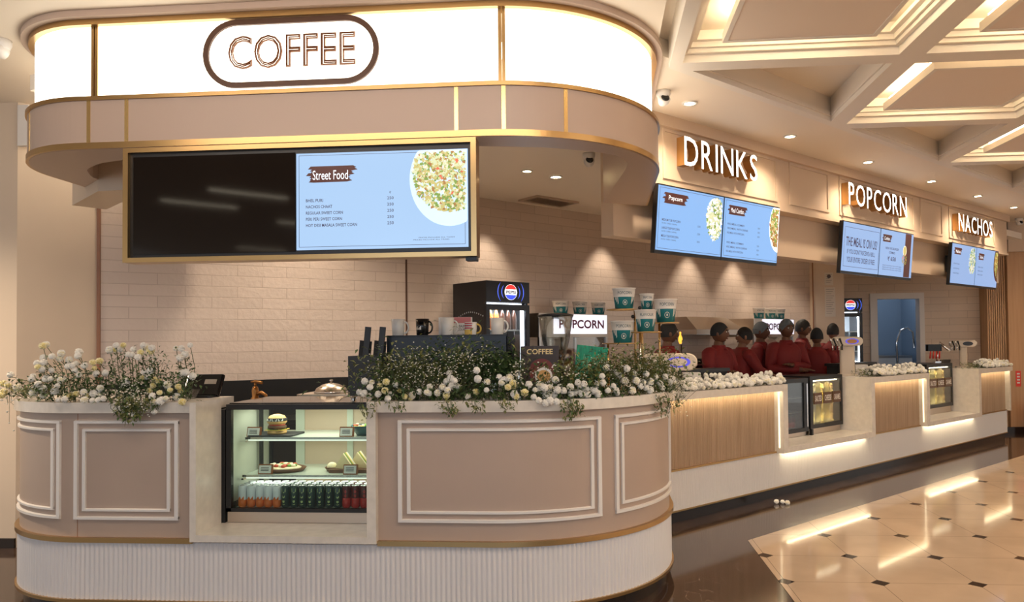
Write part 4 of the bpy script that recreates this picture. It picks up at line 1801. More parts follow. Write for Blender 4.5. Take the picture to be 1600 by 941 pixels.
# coffee machine: we see its dark blue back
mat('navy_panel', (.018, .026, .038), .35)
Ym = 4.72
a_, b_ = on_y(604, 524, Ym), on_y(806, 524, Ym)
MH = a_.z - ZK
t = thing('coffee_machine', 'long dark navy coffee machine seen from behind with mugs on top', 'coffee machine', ((a_.x + b_.x) / 2, Ym, ZK))
mw = (b_.x - a_.x) / 2
k = MB()
k.rbox(-mw, mw - .06, 0, .02, .07, MH - .01, .004)
k.build('rear_panel', 'navy_panel', t)
k = MB()
k.rbox(-mw + .01, mw - .02, .021, .46, .075, MH - .012, .02)
k.build('body', 'black', t)
k = MB()
prof = [(mw - .055, .02, .07)]
for q in range(9):
    z = .08 + (MH - .1) * q / 8
    k.rbox(mw - .058, mw - .012 + .006 * (q % 2), -.006, .03, z, z + (MH - .1) / 8, .01)
k.build('side_trim', 'black_gloss', t)
k = MB()
k.ring([(-mw, 0), (mw - .02, 0), (mw - .02, .44), (-mw, .44)], [(-mw + .008, .008), (mw - .028, .008), (mw - .028, .432), (-mw + .008, .432)], MH - .012, MH - .002)
k.box(-mw + .008, mw - .028, .008, .432, MH - .012, MH - .006)
k.build('cup_rail', 'black', t)
for sx, sy in ((-1, .05), (1, .05), (-1, .40), (1, .40)):
    k = MB()
    k.lathe([(.025, 0), (.02, .075)], (sx * (mw - .1), sy, 0), 14)
    k.build('foot', 'steel', t)
for q in range(2):
    k = MB()
    x = -mw * .4 + q * mw * .8
    k.lathe([(.035, .17), (.035, .2), (.03, .21)], (x, .50, 0), 16)
    k.tube([(x, .52, .185), (x, .62, .17)], .012, 10)
    k.build('group_head', 'chrome', t)
MZ = ZK + MH - .0055
mat('mug_white', (.80, .78, .74), .15, coat=.4)
mat('mug_yellow', (.78, .50, .08), .2)
mat('mug_red', (.50, .03, .05), .25)


def mug(x, label, h=.112, r=.042, m='mug_white', flare=1.06, hm=None, extra=None, y=.1):
    t = thing('coffee_mug', label, 'mug', (x, Ym + y, MZ), random.uniform(-.15, .15), 'mugs on the coffee machine')
    k = MB()
    k.lathe([(0, 0), (r * .86, 0), (r * .92, .006), (r, h * .5), (r * flare, h), (r * flare - .004, h), (r - .005, h * .5), (r * .8, .01), (0, .008)], seg=28)
    k.build('body', m, t)
    k = MB()
    k.tube([(r * .97 + .028 * math.sin(a) - .0, 0, h * .5 + h * .34 * math.cos(a)) for a in [PI * q / 12 for q in range(13)]], .0058, 8)
    k.build('handle', hm or m, t)
    if extra:
        extra(t, r, h)


def dark_mug_print(t, r, h):
    k = MB()
    for q in range(6):
        a = -PI / 2 - .9 + q * .2
        k.M = Matrix.Rotation(a + PI / 2, 4, 'Z')
        k.box(-.003, .003, -r * 1.03 - .001, -r, .04, .05 + .006 * (q % 3))
    k.build('print', 'steel_warm', t)


def stripe_mug(t, r, h):
    k = MB()
    for z, z1, m in ((h * .50, h * .60, 'mug_red'), (h * .68, h * .78, 'mug_red'), (h * .86, h * .94, 'mug_red'), (.004, h * .44, 'mug_yellow')):
        k.use(m)
        n = 10
        for q in range(n):
            a0, a1 = [-PI + 1.9 * x / n for x in (q, q + 1)]
            R = r * 1.065 + .0006
            k.poly([(R * math.cos(a0), R * math.sin(a0), z), (R * math.cos(a1), R * math.sin(a1), z), (R * math.cos(a1), R * math.sin(a1), z1), (R * math.cos(a0), R * math.sin(a0), z1)])
    k.build('striped_print', None, t)


mx = lambda x: on_y(x, 510, Ym + .1).x
mug(mx(622), 'white mug at the left end of the coffee machine')
mug(mx(660), 'black mug with a pale inscription, second on the coffee machine', m='black_gloss', extra=dark_mug_print)
mug(mx(699), 'white mug in the middle in front of the printed carton', h=.116)
mug(mx(737), 'white mug with yellow handle and red stripes', h=.085, r=.038, hm='mug_yellow', extra=stripe_mug, y=.07, flare=1.04)
mug(mx(777), 'white mug at the right end in front of the fridge', h=.112)
mat('carton_pink', (.62, .20, .20), .5)
t = thing('printed_carton', 'pale carton with a pink lid flap behind the mugs', 'carton', (on_y(716, 510, Ym + .26).x, Ym + .27, MZ))
k = MB()
k.box(-.13, .09, -.03, .03, 0, .125)
k.build('box', 'card_white', t)
k = MB()
k.box(-.03, .0905, -.032, -.030, .085, .124)
k.build('band', 'carton_pink', t)
k = MB()
F = frame((0, -.0305, 0), (1, 0, 0), (0, 0, 1))
put_text(k, 'MAIN', F, .0, .055, .055, .018, mname='ink', z=.001)
put_text(k, 'COURSE', F, .0, .033, .065, .016, mname='ink', z=.001)
k.build('print', None, t)
# coffee poster card
Yp = 4.55
a_, b_ = on_y(813, 541, Yp), on_y(873, 541, Yp)
pw = (b_.x - a_.x)
ph = a_.z - ZK - .0005
t = thing('coffee_poster', 'brown COFFEE poster card with a cup picture among the flowers', 'poster', (a_.x, Yp, a_.z - ph))
mat('poster_brown', (.035, .022, .020), .5)
mat('poster_red', (.16, .025, .02), .5)
mat('poster_gold', (.75, .60, .30), .5)
k = MB(Matrix.Rotation(-.05, 4, 'X'))
k.box(0, pw, 0, .008, -.0, ph)
k.build('card', 'poster_brown', t)
k = MB(Matrix.Rotation(-.05, 4, 'X'))
k.box(pw * .2, pw * .8, .008, .10, 0, .01)
k.box(pw * .45, pw * .55, .008, .014, 0, ph * .8)
k.build('easel_back', 'black_matte', t)
k = MB(Matrix.Rotation(-.05, 4, 'X'))
F = frame((0, 0, 0), (1, 0, 0), (0, 0, 1))
disc(k, F, pw * .55, ph * .48, ph * .26, .0006, 'poster_red')
put_text(k, 'COFFEE', F, pw * .16, ph * .83, pw * .68, ph * .11, mname='poster_gold', z=.001, offset=.02)
disc(k, F, pw * .60, ph * .38, ph * .22, .0010, 'wood_dark')
disc(k, F, pw * .60, ph * .38, ph * .18, .0014, 'mug_white')
disc(k, F, pw * .60, ph * .38, ph * .14, .0018, 'bun', sy=.9)
k.use('card_white')
k.M = k.M @ F
k.poly([(pw * .80, ph * .56, .001), (pw * .83, ph * .54, .001), (pw * .90, ph * .62, .001), (pw * .87, ph * .64, .001)])
k.build('artwork', None, t)
# green straw box
mat('green_foil', (.01, .22, .10), .3, .3, var=.5, vs=60, stretch=(1, 1, .2))
mat('green_pale', (.30, .55, .36), .4)
Yg = 4.72
a_, b_ = on_y(893, 541, Yg), on_y(942, 541, Yg)
t = thing('straw_box', 'shiny green striped straw box leaning among the flowers', 'straw box', ((a_.x + b_.x) / 2, Yg, ZK))
k = MB(Matrix.Rotation(.12, 4, 'Y'))
w = (b_.x - a_.x) / 2
k.rbox(-w, w, 0, .06, 0, a_.z - ZK, .004)
k.build('box', 'green_foil', t)
k = MB(Matrix.Rotation(.12, 4, 'Y'))
rs = random.Random(3)
for q in range(22):
    x = -w + .006 + q * (2 * w - .012) / 21
    z = rs.uniform(.05, .16)
    k.box(x - .0012, x + .0012, -.0012, 0, z, z + rs.uniform(.05, .12))
k.box(-w, w, -.0014, 0, .19, .193)
k.build('stripes', 'green_pale', t)
# bean grinder with clear hopper
Yh = 4.95
ht, hb = on_y(868, 494, Yh), on_y(868, 578, Yh)
hr = (on_y(896, 495, Yh).x - on_y(842, 495, Yh).x) / 2
t = thing('coffee_grinder', 'coffee grinder with a big clear cone hopper and black lid', 'coffee grinder', (ht.x, Yh, ZK))
k = MB()
k.rbox(-.09, .09, -.11, .11, 0, .10, .02)
k.lathe([(.06, .10), (.062, hb.z - ZK + .01), (.05, hb.z - ZK + .03)], seg=20)
k.build('body', 'black', t)
k = MB()
z0, z1 = hb.z - ZK, ht.z - ZK
k.lathe([(.048, z0 + .02), (.055, z0 + .05), (hr * .80, z0 + (z1 - z0) * .55), (hr, z1), (hr - .004, z1), (hr * .78, z0 + (z1 - z0) * .55), (.05, z0 + .05)], seg=28, cap=False)
k.build('hopper', 'glass_clear', t)
k = MB()
k.lathe([(hr + .004, z1 - .004), (hr + .006, z1 + .008), (hr * .6, z1 + .018), (0, z1 + .02)], seg=28)
k.build('lid', 'black', t)
k = MB()
for q in range(160):
    a = random.uniform(0, 6.28)
    zz = z0 + .04 + .07 * random.random()
    d = (.045 + .3 * (zz - z0 - .04)) * math.sqrt(random.random())
    k.ball((d * math.cos(a), d * math.sin(a), zz), .007, 5, 4, (1, .7, .7))
kb = k.build('coffee_beans', 'patty', t)
kb['kind'] = 'stuff'
k = MB()
k.lathe([(.05, z0 - .01), (.056, z0), (.056, z0 + .012), (.05, z0 + .02)], seg=20)
k.build('collar', 'chrome', t)
# ================================================================== FRIDGES
mat('fridge_black', (.010, .010, .014), .25)
mat('fridge_light', (1, 1, 1), .5, emit=(.85, .92, 1.0), es=3.0)
mat('fridge_inner', (.60, .64, .70), .4)
mat('badge_blue', (.01, .02, .3), .3, emit=(.05, .09, .9), es=1.2)
mat('badge_red', (.6, .02, .02), .3, emit=(.9, .05, .04), es=.8)
mat('badge_white', (.9, .9, .9), .3, emit=(.95, .97, 1), es=1.0)
mat('badge_ink', (.01, .02, .1), .3)
mat('arc_blue', (.02, .04, .3), .3, emit=(.10, .18, 1.0), es=1.0)
mat('dot_grey', (.4, .4, .42), .4)
mat('bottle_cola', (.05, .018, .010), .15)
mat('bottle_orange', (.60, .18, .04), .2)
mat('bottle_pink', (.75, .12, .32), .3)
mat('bottle_clear', (.45, .55, .62), .1)


def make_fridge(label, loc, rz, W=.57, DP=.60, Ht=2.20):
    t = thing('drinks_fridge', label, 'fridge', loc, rz, 'glass-door drinks fridges')
    k = MB()
    k.box(0, .025, .03, DP, .06, Ht - .22)
    k.box(W - .025, W, .03, DP, .06, Ht - .22)
    k.box(.025, W - .025, DP - .03, DP, .06, Ht - .22)
    k.box(0, W, .03, DP, Ht - .22, Ht)
    k.box(0, W, .03, DP, .06, .25)
    k.build('cabinet', 'fridge_black', t)
    k = MB()
    k.box(.025, W - .025, DP - .04, DP - .031, .25, Ht - .22)
    k.build('inner_lining', 'fridge_inner', t)
    k = MB()
    k.box(W - .05, W - .028, .06, .10, .3, Ht - .27)
    k.box(.05, W - .06, .06, .09, Ht - .235, Ht - .225)
    k.build('inner_light', 'fridge_light', t)
    for x in (.05, W - .05):
        k = MB()
        k.lathe([(.03, 0), (.03, .06)], (x, .08, 0), 12)
        k.build('foot', 'black', t)
    k = MB()
    k.box(.0, .045, 0, .028, .25, Ht - .24)
    k.box(W - .045, W, 0, .028, .25, Ht - .24)
    k.box(.045, W - .045, 0, .028, .25, .31)
    k.box(.045, W - .045, 0, .028, Ht - .30, Ht - .24)
    d = k.build('door', 'fridge_black', t)
    k = MB()
    k.box(.045, W - .045, .010, .016, .31, Ht - .30)
    k.build('pane', 'glass_clear', d)
    k = MB()
    k.box(.012, .028, -.03, -.004, .9, 1.5)
    k.build('handle', 'steel', d)
    k = MB()
    k.box(0, W, .0, .03, Ht - .22, Ht)
    hd = k.build('header', 'fridge_black', t)
    F = frame((W * .56, 0, Ht - .11), (1, 0, 0), (0, 0, 1))
    k = MB()
    r = .078
    disc(k, F, 0, 0, r + .004, .0006, 'badge_white')
    disc(k, F, 0, 0, r, .0012, 'badge_red', a0=22, a1=158)
    disc(k, F, 0, 0, r, .0012, 'badge_blue', a0=202, a1=338)
    put_text(k, 'PEPSI', F, -r * .82, -r * .22, r * 1.64, r * .42, mname='badge_ink', z=.0016, offset=.03)
    k.build('round_badge', None, hd)
    k = MB()
    k.use('arc_blue')
    k.M = F
    for rr in (.115, .165):
        for sg in (0, PI):
            for q in range(10):
                a0, a1 = [sg - .62 + 1.24 * z / 10 for z in (q, q + 1)]
                w0, w1 = [.010 * math.sin(PI * z / 10) + .001 for z in (q, q + 1)]
                k.poly([(rr * math.cos(a0), rr * math.sin(a0), .0008), (rr * math.cos(a1), rr * math.sin(a1), .0008), ((rr + w1) * math.cos(a1), (rr + w1) * math.sin(a1), .0008), ((rr + w0) * math.cos(a0), (rr + w0) * math.sin(a0), .0008)])
    k.build('blue_arcs', None, hd)
    k = MB()
    for q in range(15):
        y = .06 + q * .036
        z = Ht - .36 + .06 * math.sin(PI * q / 14) - .03 * q / 14
        k.ball((0, y, z), .009, 6, 4, (.15, 1, 1))
        k.ball((0, y, z - .42), .009, 6, 4, (.15, 1, 1))
    k.build('dot_pattern', 'dot_grey', t)
    q_ = lamp('AREA', (W * .5, .07, Ht - .26), 5, (.86, .93, 1.0), W * .7, rot=(.35, 0, 0), sizey=.04, name='fridge_tube')
    q_.parent = t
    q_ = lamp('AREA', (W - .065, .06, 1.2), 6, (.86, .93, 1.0), .03, rot=(0, math.radians(80), 0), sizey=1.3, name='fridge_tube')
    q_.parent = t
    for z in (.62, 1.0, 1.38, 1.70):
        k = MB()
        k.box(.03, W - .055, .08, DP - .045, z - .012, z)
        k.build('shelf', 'steel', t)
    return t


FR = make_fridge('black drinks fridge beside the coffee machine with glowing blue round badge', D1(4.50, 6.10), PI / 4)


def make_bottle(kind, label, group):
    t = thing('drink_bottle', label, 'bottle', (0, 0, 0), 0, group)
    k = MB()
    k.lathe([(0, 0), (.03, 0), (.033, .01), (.033, .12), (.028, .16), (.013, .20), (.012, .215)], seg=12)
    k.build('body', kind, t)
    k = MB()
    k.lathe([(.014, .213), (.014, .232), (0, .233)], seg=10)
    k.build('cap', 'badge_red' if kind == 'bottle_cola' else 'card_white', t)
    return t


bp = {}
for z, kinds in ((1.70, ['bottle_orange'] * 3 + ['bottle_cola'] * 3), (1.38, ['bottle_pink'] * 2 + ['bottle_clear'] * 4)):
    for q, kd in enumerate(kinds):
        lab = '%s bottle, %s from left, %s shelf of the fridge by the coffee machine' % (kd.split('_')[1].replace('cola', 'dark'), ORD[q], 'top' if z > 1.5 else 'second')
        o = copy_tree(bp[kd]) if kd in bp else bp.setdefault(kd, make_bottle(kd, lab, 'bottles in the near fridge'))
        o['label'] = lab
        o.location = D1(4.50 + .07 + q * .079, 6.10 + .14, z + .0005)
f2 = make_fridge('second black drinks fridge far back beside the pillar', (3.88, 12.55, 0), 0, W=.42, DP=.6, Ht=2.24)
for q in range(4):
    o = copy_tree(bp['bottle_clear'])
    o['label'] = 'pale bottle, %s from left, in the fridge beside the pillar' % ORD[q]
    o['group'] = 'bottles in the far fridge'
    o.location = (3.88 + .07 + q * .078, 12.55 + .14, 1.3805)

# ================================================================== PREP COUNTER AND POPCORN MACHINES
t = thing('prep_counter', 'steel prep counter along the tiled back wall behind the staff', 'counter', D1(7.8, 6.4), PI / 4)
T5 = Matrix.Translation((-7.8, -6.4, 0))
k = MB(T5)
k.box(5.22, 10.45, 6.10, 6.74, .86, .90)
k.build('top', 'steel_warm', t)
k = MB(T5)
k.box(5.24, 10.43, 6.14, 6.74, .08, .86)
k.build('base_unit', 'steel_warm', t)
k = MB(T5)
for s in range(9):
    k.box(5.3 + s * .58, 5.3 + s * .58 + .56, 6.125, 6.14, .12, .83)
k.build('door_panels', 'steel', t)
mat('popcorn', (.80, .58, .16), .8, var=.3, vs=70, bump=1.0, bs=70)
mat('popcorn_pale', (.82, .68, .30), .8, var=.3, vs=70, bump=1.0, bs=70)
mat('popcorn_caramel', (.62, .40, .16), .8, var=.4, vs=70, bump=1.0, bs=70)
mat('sign_face', (.9, .9, .95), .4, emit=(.88, .86, 1.0), es=1.0)
mat('sign_plum', (.16, .02, .06), .4)


def popcorn_lumps(k, x0, x1, y, z0, z1, n, r, mats, seed):
    rs = random.Random(seed)
    for q in range(n):
        k.use(rs.choice(mats))
        k.ball((rs.uniform(x0, x1), y + rs.uniform(-.006, .010), rs.uniform(z0, z1)), r * rs.uniform(.7, 1.2), 5, 4, (1, .8, .9))


def popcorn_machine(label, loc):
    W, Dp = 1.05, .56
    t = thing('popcorn_machine', label, 'popcorn machine', loc, PI / 4, 'popcorn machines by the back wall')
    k = MB()
    k.rbox(0, W, 0, Dp, 0, .12, .01)
    k.build('base', 'steel_warm', t)
    for x in (0, W - .03):
        for y in (0, Dp - .03):
            k = MB()
            k.box(x, x + .03, y, y + .03, .12, .72)
            k.build('post', 'steel', t)
    k = MB()
    k.rbox(-.01, W + .01, -.01, Dp, .72, .98, .012)
    k.build('hood', 'steel_warm', t)
    k = MB()
    k.box(.20, W - .03, -.022, -.0105, .755, .972)
    sg = k.build('lit_sign', 'sign_face', t)
    k = MB()
    F = frame((.20, -.022, .755), (1, 0, 0), (0, 0, 1))
    put_text(k, 'POPCORN', F, .07, .06, .70, .10, mname='sign_plum', z=.001, offset=.030)
    k.build('lettering', None, sg)
    k = MB()
    k.box(.03, W - .03, .01, .014, .12, .72)
    k.build('front_glass', 'glass_clear', t)
    k = MB()
    k.lathe([(.0, .40), (.10, .40), (.13, .46), (.13, .56), (.09, .58), (0, .58)], (W * .55, Dp * .5, 0), 20)
    k.tube([(W * .55, Dp * .5, .58), (W * .55, Dp * .5, .72)], .012, 8)
    k.build('kettle', 'steel', t)
    k = MB()
    k.use('popcorn')
    k.box(.035, W - .035, .03, Dp - .04, .12, .26)
    popcorn_lumps(k, .05, W - .05, .03, .14, .27, 150, .018, ['popcorn', 'popcorn_pale'], 8)
    k.build('popcorn_heap', None, t).__setitem__('kind', 'stuff')
    return t


pm = popcorn_machine('popcorn machine behind the grinder with a lit sign and steel hood', D1(5.22, 6.12, .9005))
pm2 = copy_tree(pm)
pm2['label'] = 'far popcorn machine behind the staff with its sign half hidden'
pm2.location = D1(9.26, 6.12, .9005)
HZ = .9005 + .9805

# popcorn buckets
mat('paper_teal', (.006, .17, .20), .45)
mat('paper_white', (.78, .74, .69), .5)
mat('teal_ink', (.03, .10, .13), .5)


def make_bucket(label, loc, h, r, rz=0, word='POPCORN', group='popcorn buckets'):
    t = thing('popcorn_bucket', label, 'bucket', loc, rz, group)
    rb = r * .76
    R = lambda z: rb + (r - rb) * z / h
    k = MB()
    k.use('paper_teal').lathe([(0, 0), (rb, 0), (R(h * .60), h * .60)], seg=32, cap=False)
    k.use('paper_white').lathe([(R(h * .60), h * .60), (r, h), (r + .004, h + .002), (r + .003, h + .006), (r - .003, h + .004), (rb * 1.0, h * .2), (0, h * .19)], seg=32, cap=False)
    k.build('cup', None, t)
    k = MB()

    def patch(a, z, s=1.0, m=None):
        rr = R(z) + .0008
        return (rr * math.cos(a), rr * math.sin(a), z)
    k.use('paper_white')
    for side in (-1, 1):
        for q in range(3):
            a0 = -PI / 2 + side * (.75 + .16 * q)
            z0 = h * (.22 + .10 * q)
            k.poly([patch(a0 - .045, z0), patch(a0 + .045, z0 + .01), patch(a0 + .045, h * .595), patch(a0 - .045, h * .595)])
    for q in range(18):
        a0, a1 = 2 * PI * q / 18, 2 * PI * (q + 1) / 18
        g, g2 = h * .135, h * .115
        c = -PI / 2
        k.poly([patch(c + g / r * math.cos(a0), h * .32 + g * math.sin(a0)), patch(c + g / r * math.cos(a1), h * .32 + g * math.sin(a1)), patch(c + g2 / r * math.cos(a1), h * .32 + g2 * math.sin(a1)), patch(c + g2 / r * math.cos(a0), h * .32 + g2 * math.sin(a0))])
    k.poly([patch(-PI / 2 - .06, h * .27), patch(-PI / 2 + .06, h * .27), patch(-PI / 2 + .07, h * .37), patch(-PI / 2 - .07, h * .37)])
    # word wrapped on the white band
    me, a, b, c, d = text_mesh(word)
    k.use('teal_ink')
    ww = 1.35
    base = [k.vert(patch(-PI / 2 - ww / 2 + ww * (v.co.x - a) / (b - a), h * .73 + h * .14 * (v.co.y - c) / (d - c))) for v in me.vertices]
    for p in me.polygons:
        k.face([base[i] for i in p.vertices], False)
    k.build('print', None, t)
    return t


def bucket_px(label, x, ytop, ybot, w, pl, rz=0, word='POPCORN', group='popcorn buckets', zbase=None):
    "pl: function (px, py) -> point on the plane the bucket stands in"
    a, b = pl(x, ybot), pl(x, ytop)
    h = b.z - a.z
    r = (pl(x + w / 2, ytop) - pl(x - w / 2, ytop)).length / 2
    return make_bucket(label, (a.x, a.y, a.z if zbase is None else zbase), h, r, rz, word, group)


for x, n in ((876, 'left'), (906, 'middle'), (935, 'right')):
    p = on_off(x, 488, 6.42)
    make_bucket('teal and white popcorn bucket, %s of three on the near popcorn machine' % n, (p.x, p.y, HZ + .001), .155, .088 if n != 'left' else .098, .1)
for x, n in ((1186, 'left'), (1204, 'middle'), (1218, 'right')):
    p = on_off(x, 500, 6.42)
    make_bucket('teal popcorn bucket, %s of three on the far popcorn machine' % n, (p.x, p.y, HZ + .001), .165, .088, .2)

# gold bucket stand on the round counter
YS = 4.95
plS = lambda Y: (lambda x, y: on_y(x, y, Y))
gs = on_y(985, 560, YS)
ST = thing('bucket_stand', 'gold tiered stand with round plates carrying popcorn buckets', 'stand', (gs.x, YS, ZK))
TS = Matrix.Translation((-gs.x, -YS, -ZK))
k = MB(TS)
k.rbox(gs.x - .20, gs.x + .22, YS - .10, YS + .28, ZK, ZK + .012, .05)
k.build('base', 'gold', ST)
plates = [(971, 536, 30, 4.95, 950, 'lower left'), (1009, 518.5, 25, 4.95, 1000, 'centre'), (972, 483.5, 25, 5.12, 992, 'upper left'), (1040, 504, 21, 5.12, 1030, 'right'), (1010, 485, 14, 5.20, 1003, 'rear')]
PLT = {}
for x, y, w, Y, xp, n in plates:
    c = on_y(x, y, Y)
    r = (on_y(x + w, y, Y) - c).length
    k = MB(TS)
    k.lathe([(0, -.008), (r, -.008), (r + .002, -.004), (r, 0), (0, 0)], (c.x, Y, c.z), 32)
    k.build('plate', 'gold', ST)
    q = on_y(xp, y, Y)
    k = MB(TS)
    k.tube([(q.x, Y + .0, ZK + .012), (q.x, Y + .0, c.z - .004)], .008, 10)
    k.build('pole', 'gold' if n != 'centre' else 'chrome', ST)
    PLT[n] = (c, r, Y)
k = MB(TS)
for x, y in ((1001, 480), (990, 494)):
    q = on_y(x, y, 5.0)
    k.ball((q.x, 5.10, q.z), .013, 10, 8)
    k.tube([(q.x, 5.10, q.z), (q.x, 5.125, q.z - .01)], .005, 8)
k.build('knob', 'black', ST)
for n, yt, w, word, dx, lab in (('lower left', 503, 37, 'POPCORN', 2, 'large popcorn bucket on the lower left plate of the gold stand'),
                                ('centre', 486, 34, 'FLAVOUR', 0, 'bucket reading FLAVOUR on the centre plate of the gold stand'),
                                ('upper left', 452, 36, 'POPCORN', 3, 'large popcorn bucket on the upper left plate of the gold stand'),
                                ('right', 470, 36, 'POPCORN', 0, 'large popcorn bucket on the right plate of the gold stand'),
                                ('rear', 461, 22, 'POPCORN', 1, 'small popcorn bucket on the rear plate of the gold stand')):
    c, r, Y = PLT[n]
    top = on_y(972, yt, Y)
    h = abs(on_y(1000, yt, Y).z - c.z)
    rr = (on_y(1000 + w / 2, 500, Y) - on_y(1000 - w / 2, 500, Y)).length / 2
    make_bucket(lab, (c.x + dx * Y / F_PX, Y, c.z + .0005), h, rr, .08, word, 'buckets on the gold stand')
bucket_px('small popcorn bucket at the foot of the gold stand', 961, 524, 547, 22, plS(5.08), .1, group='buckets on the gold stand', zbase=ZK + .0125)
bucket_px('pale popcorn bucket among the flowers at the right end of the round counter', 1030, 541, 580, 36, plS(5.38), .2, group='buckets on the gold stand', zbase=ZK + .0005)

# ================================================================== SODA TOWERS
mat('tower_cream', (.70, .60, .48), .35)
mat('badge_violet', (.03, .03, .35), .3, emit=(.12, .10, .75), es=.8)
mat('badge_amber', (.5, .22, .03), .3)


def soda_tower(label, loc, rz, w, zc, hh, colw=.15, badge='badge_violet', taps=True, inner='badge_amber'):
    t = thing('soda_tower', label, 'drink dispenser', loc, rz, 'soda towers on the long counter')
    zb = zc - hh
    k = MB()
    k.rbox(-.11, .11, -.10, .10, 0, .02, .03)
    k.rbox(-colw / 2, colw / 2, -.06, .07, .02, zb + .01, .03)
    k.build('column', 'tower_cream', t)
    k = MB()
    n = 14
    P = capsule(-w / 2, w / 2, zc, hh, n)
    a = [k.vert((p[0], -.10, p[1])) for p in P]
    b = [k.vert((p[0], .10, p[1])) for p in P]
    c = [k.vert((p[0] * .95, -.115, zc + (p[1] - zc) * .88)) for p in P]
    m = len(P)
    for q in range(m):
        k.face((a[q], a[(q + 1) % m], b[(q + 1) % m], b[q]), True)
        k.face((c[q], c[(q + 1) % m], a[(q + 1) % m], a[q]), True)
    k.face(c, False)
    k.face(b[::-1], False)
    hd = k.build('head', 'tower_cream', t)
    k = MB()
    F = frame((0, -.115, zc), (1, 0, 0), (0, 0, 1))
    disc(k, F, w * .16, 0, hh * .62, .001, badge, sx=2.2)
    disc(k, F, w * .16, 0, hh * .46, .002, inner if badge == 'badge_violet' else 'black', sx=2.2)
    k.build('oval_badge', None, hd)
    if taps:
        for q in range(4):
            k = MB()
            x = -w * .42 + q * .035
            k.tube([(x, -.10, zb + .02), (x - .01, -.14, zb + .0), (x - .01, -.14, zb - .05)], .010, 8)
            k.tube([(x - .01, -.13, zb + .02), (x - .035, -.16, zb + .09)], [.008, .012], 8)
            k.build('tap', 'black_gloss' if q % 2 else 'chrome', t)
    return t


zt = ZT + .0005
soda_tower('cream soda tower with blue oval badge beside the gold bucket stand', D1(5.36, 4.45, zt), -.05, .50, .245, .078, inner='tower_cream')
soda_tower('cream soda tower with blue oval badge next to the popcorn warmer', D1(8.74, 4.48, zt), -.3, .36, .415, .055, .17)
soda_tower('cream soda tower with dark oval badge at the far end', D1(12.25, 4.45, zt), -.35, .36, .36, .05, .10, 'black')
tp = on_off(1464, 545, 4.58)
t = thing('tap_cluster', 'black drink tap cluster with red handles above the far popcorn warmer', 'drink dispenser', (tp.x, tp.y, 1.2105), -.3)
k = MB()
k.rbox(-.05, .05, -.05, .05, 0, .02, .02)
k.lathe([(.018, .02), (.018, .17)], seg=12)
k.build('stem', 'chrome', t)
k = MB()
k.rbox(-.15, .06, -.06, .06, .17, .27, .03)
k.build('head', 'black_gloss', t)
k = MB()
k.tube([(.03, -.02, .30), (.16, -.05, .17)], .018, 8)
k.build('lever', 'chrome', t)
for q in range(4):
    k = MB()
    k.tube([(-.09 + q * .04, -.05, .17), (-.10 + q * .04, -.06, .06)], [.009, .013], 8)
    k.build('handle', 'red_sign', t)

R5 = math.radians
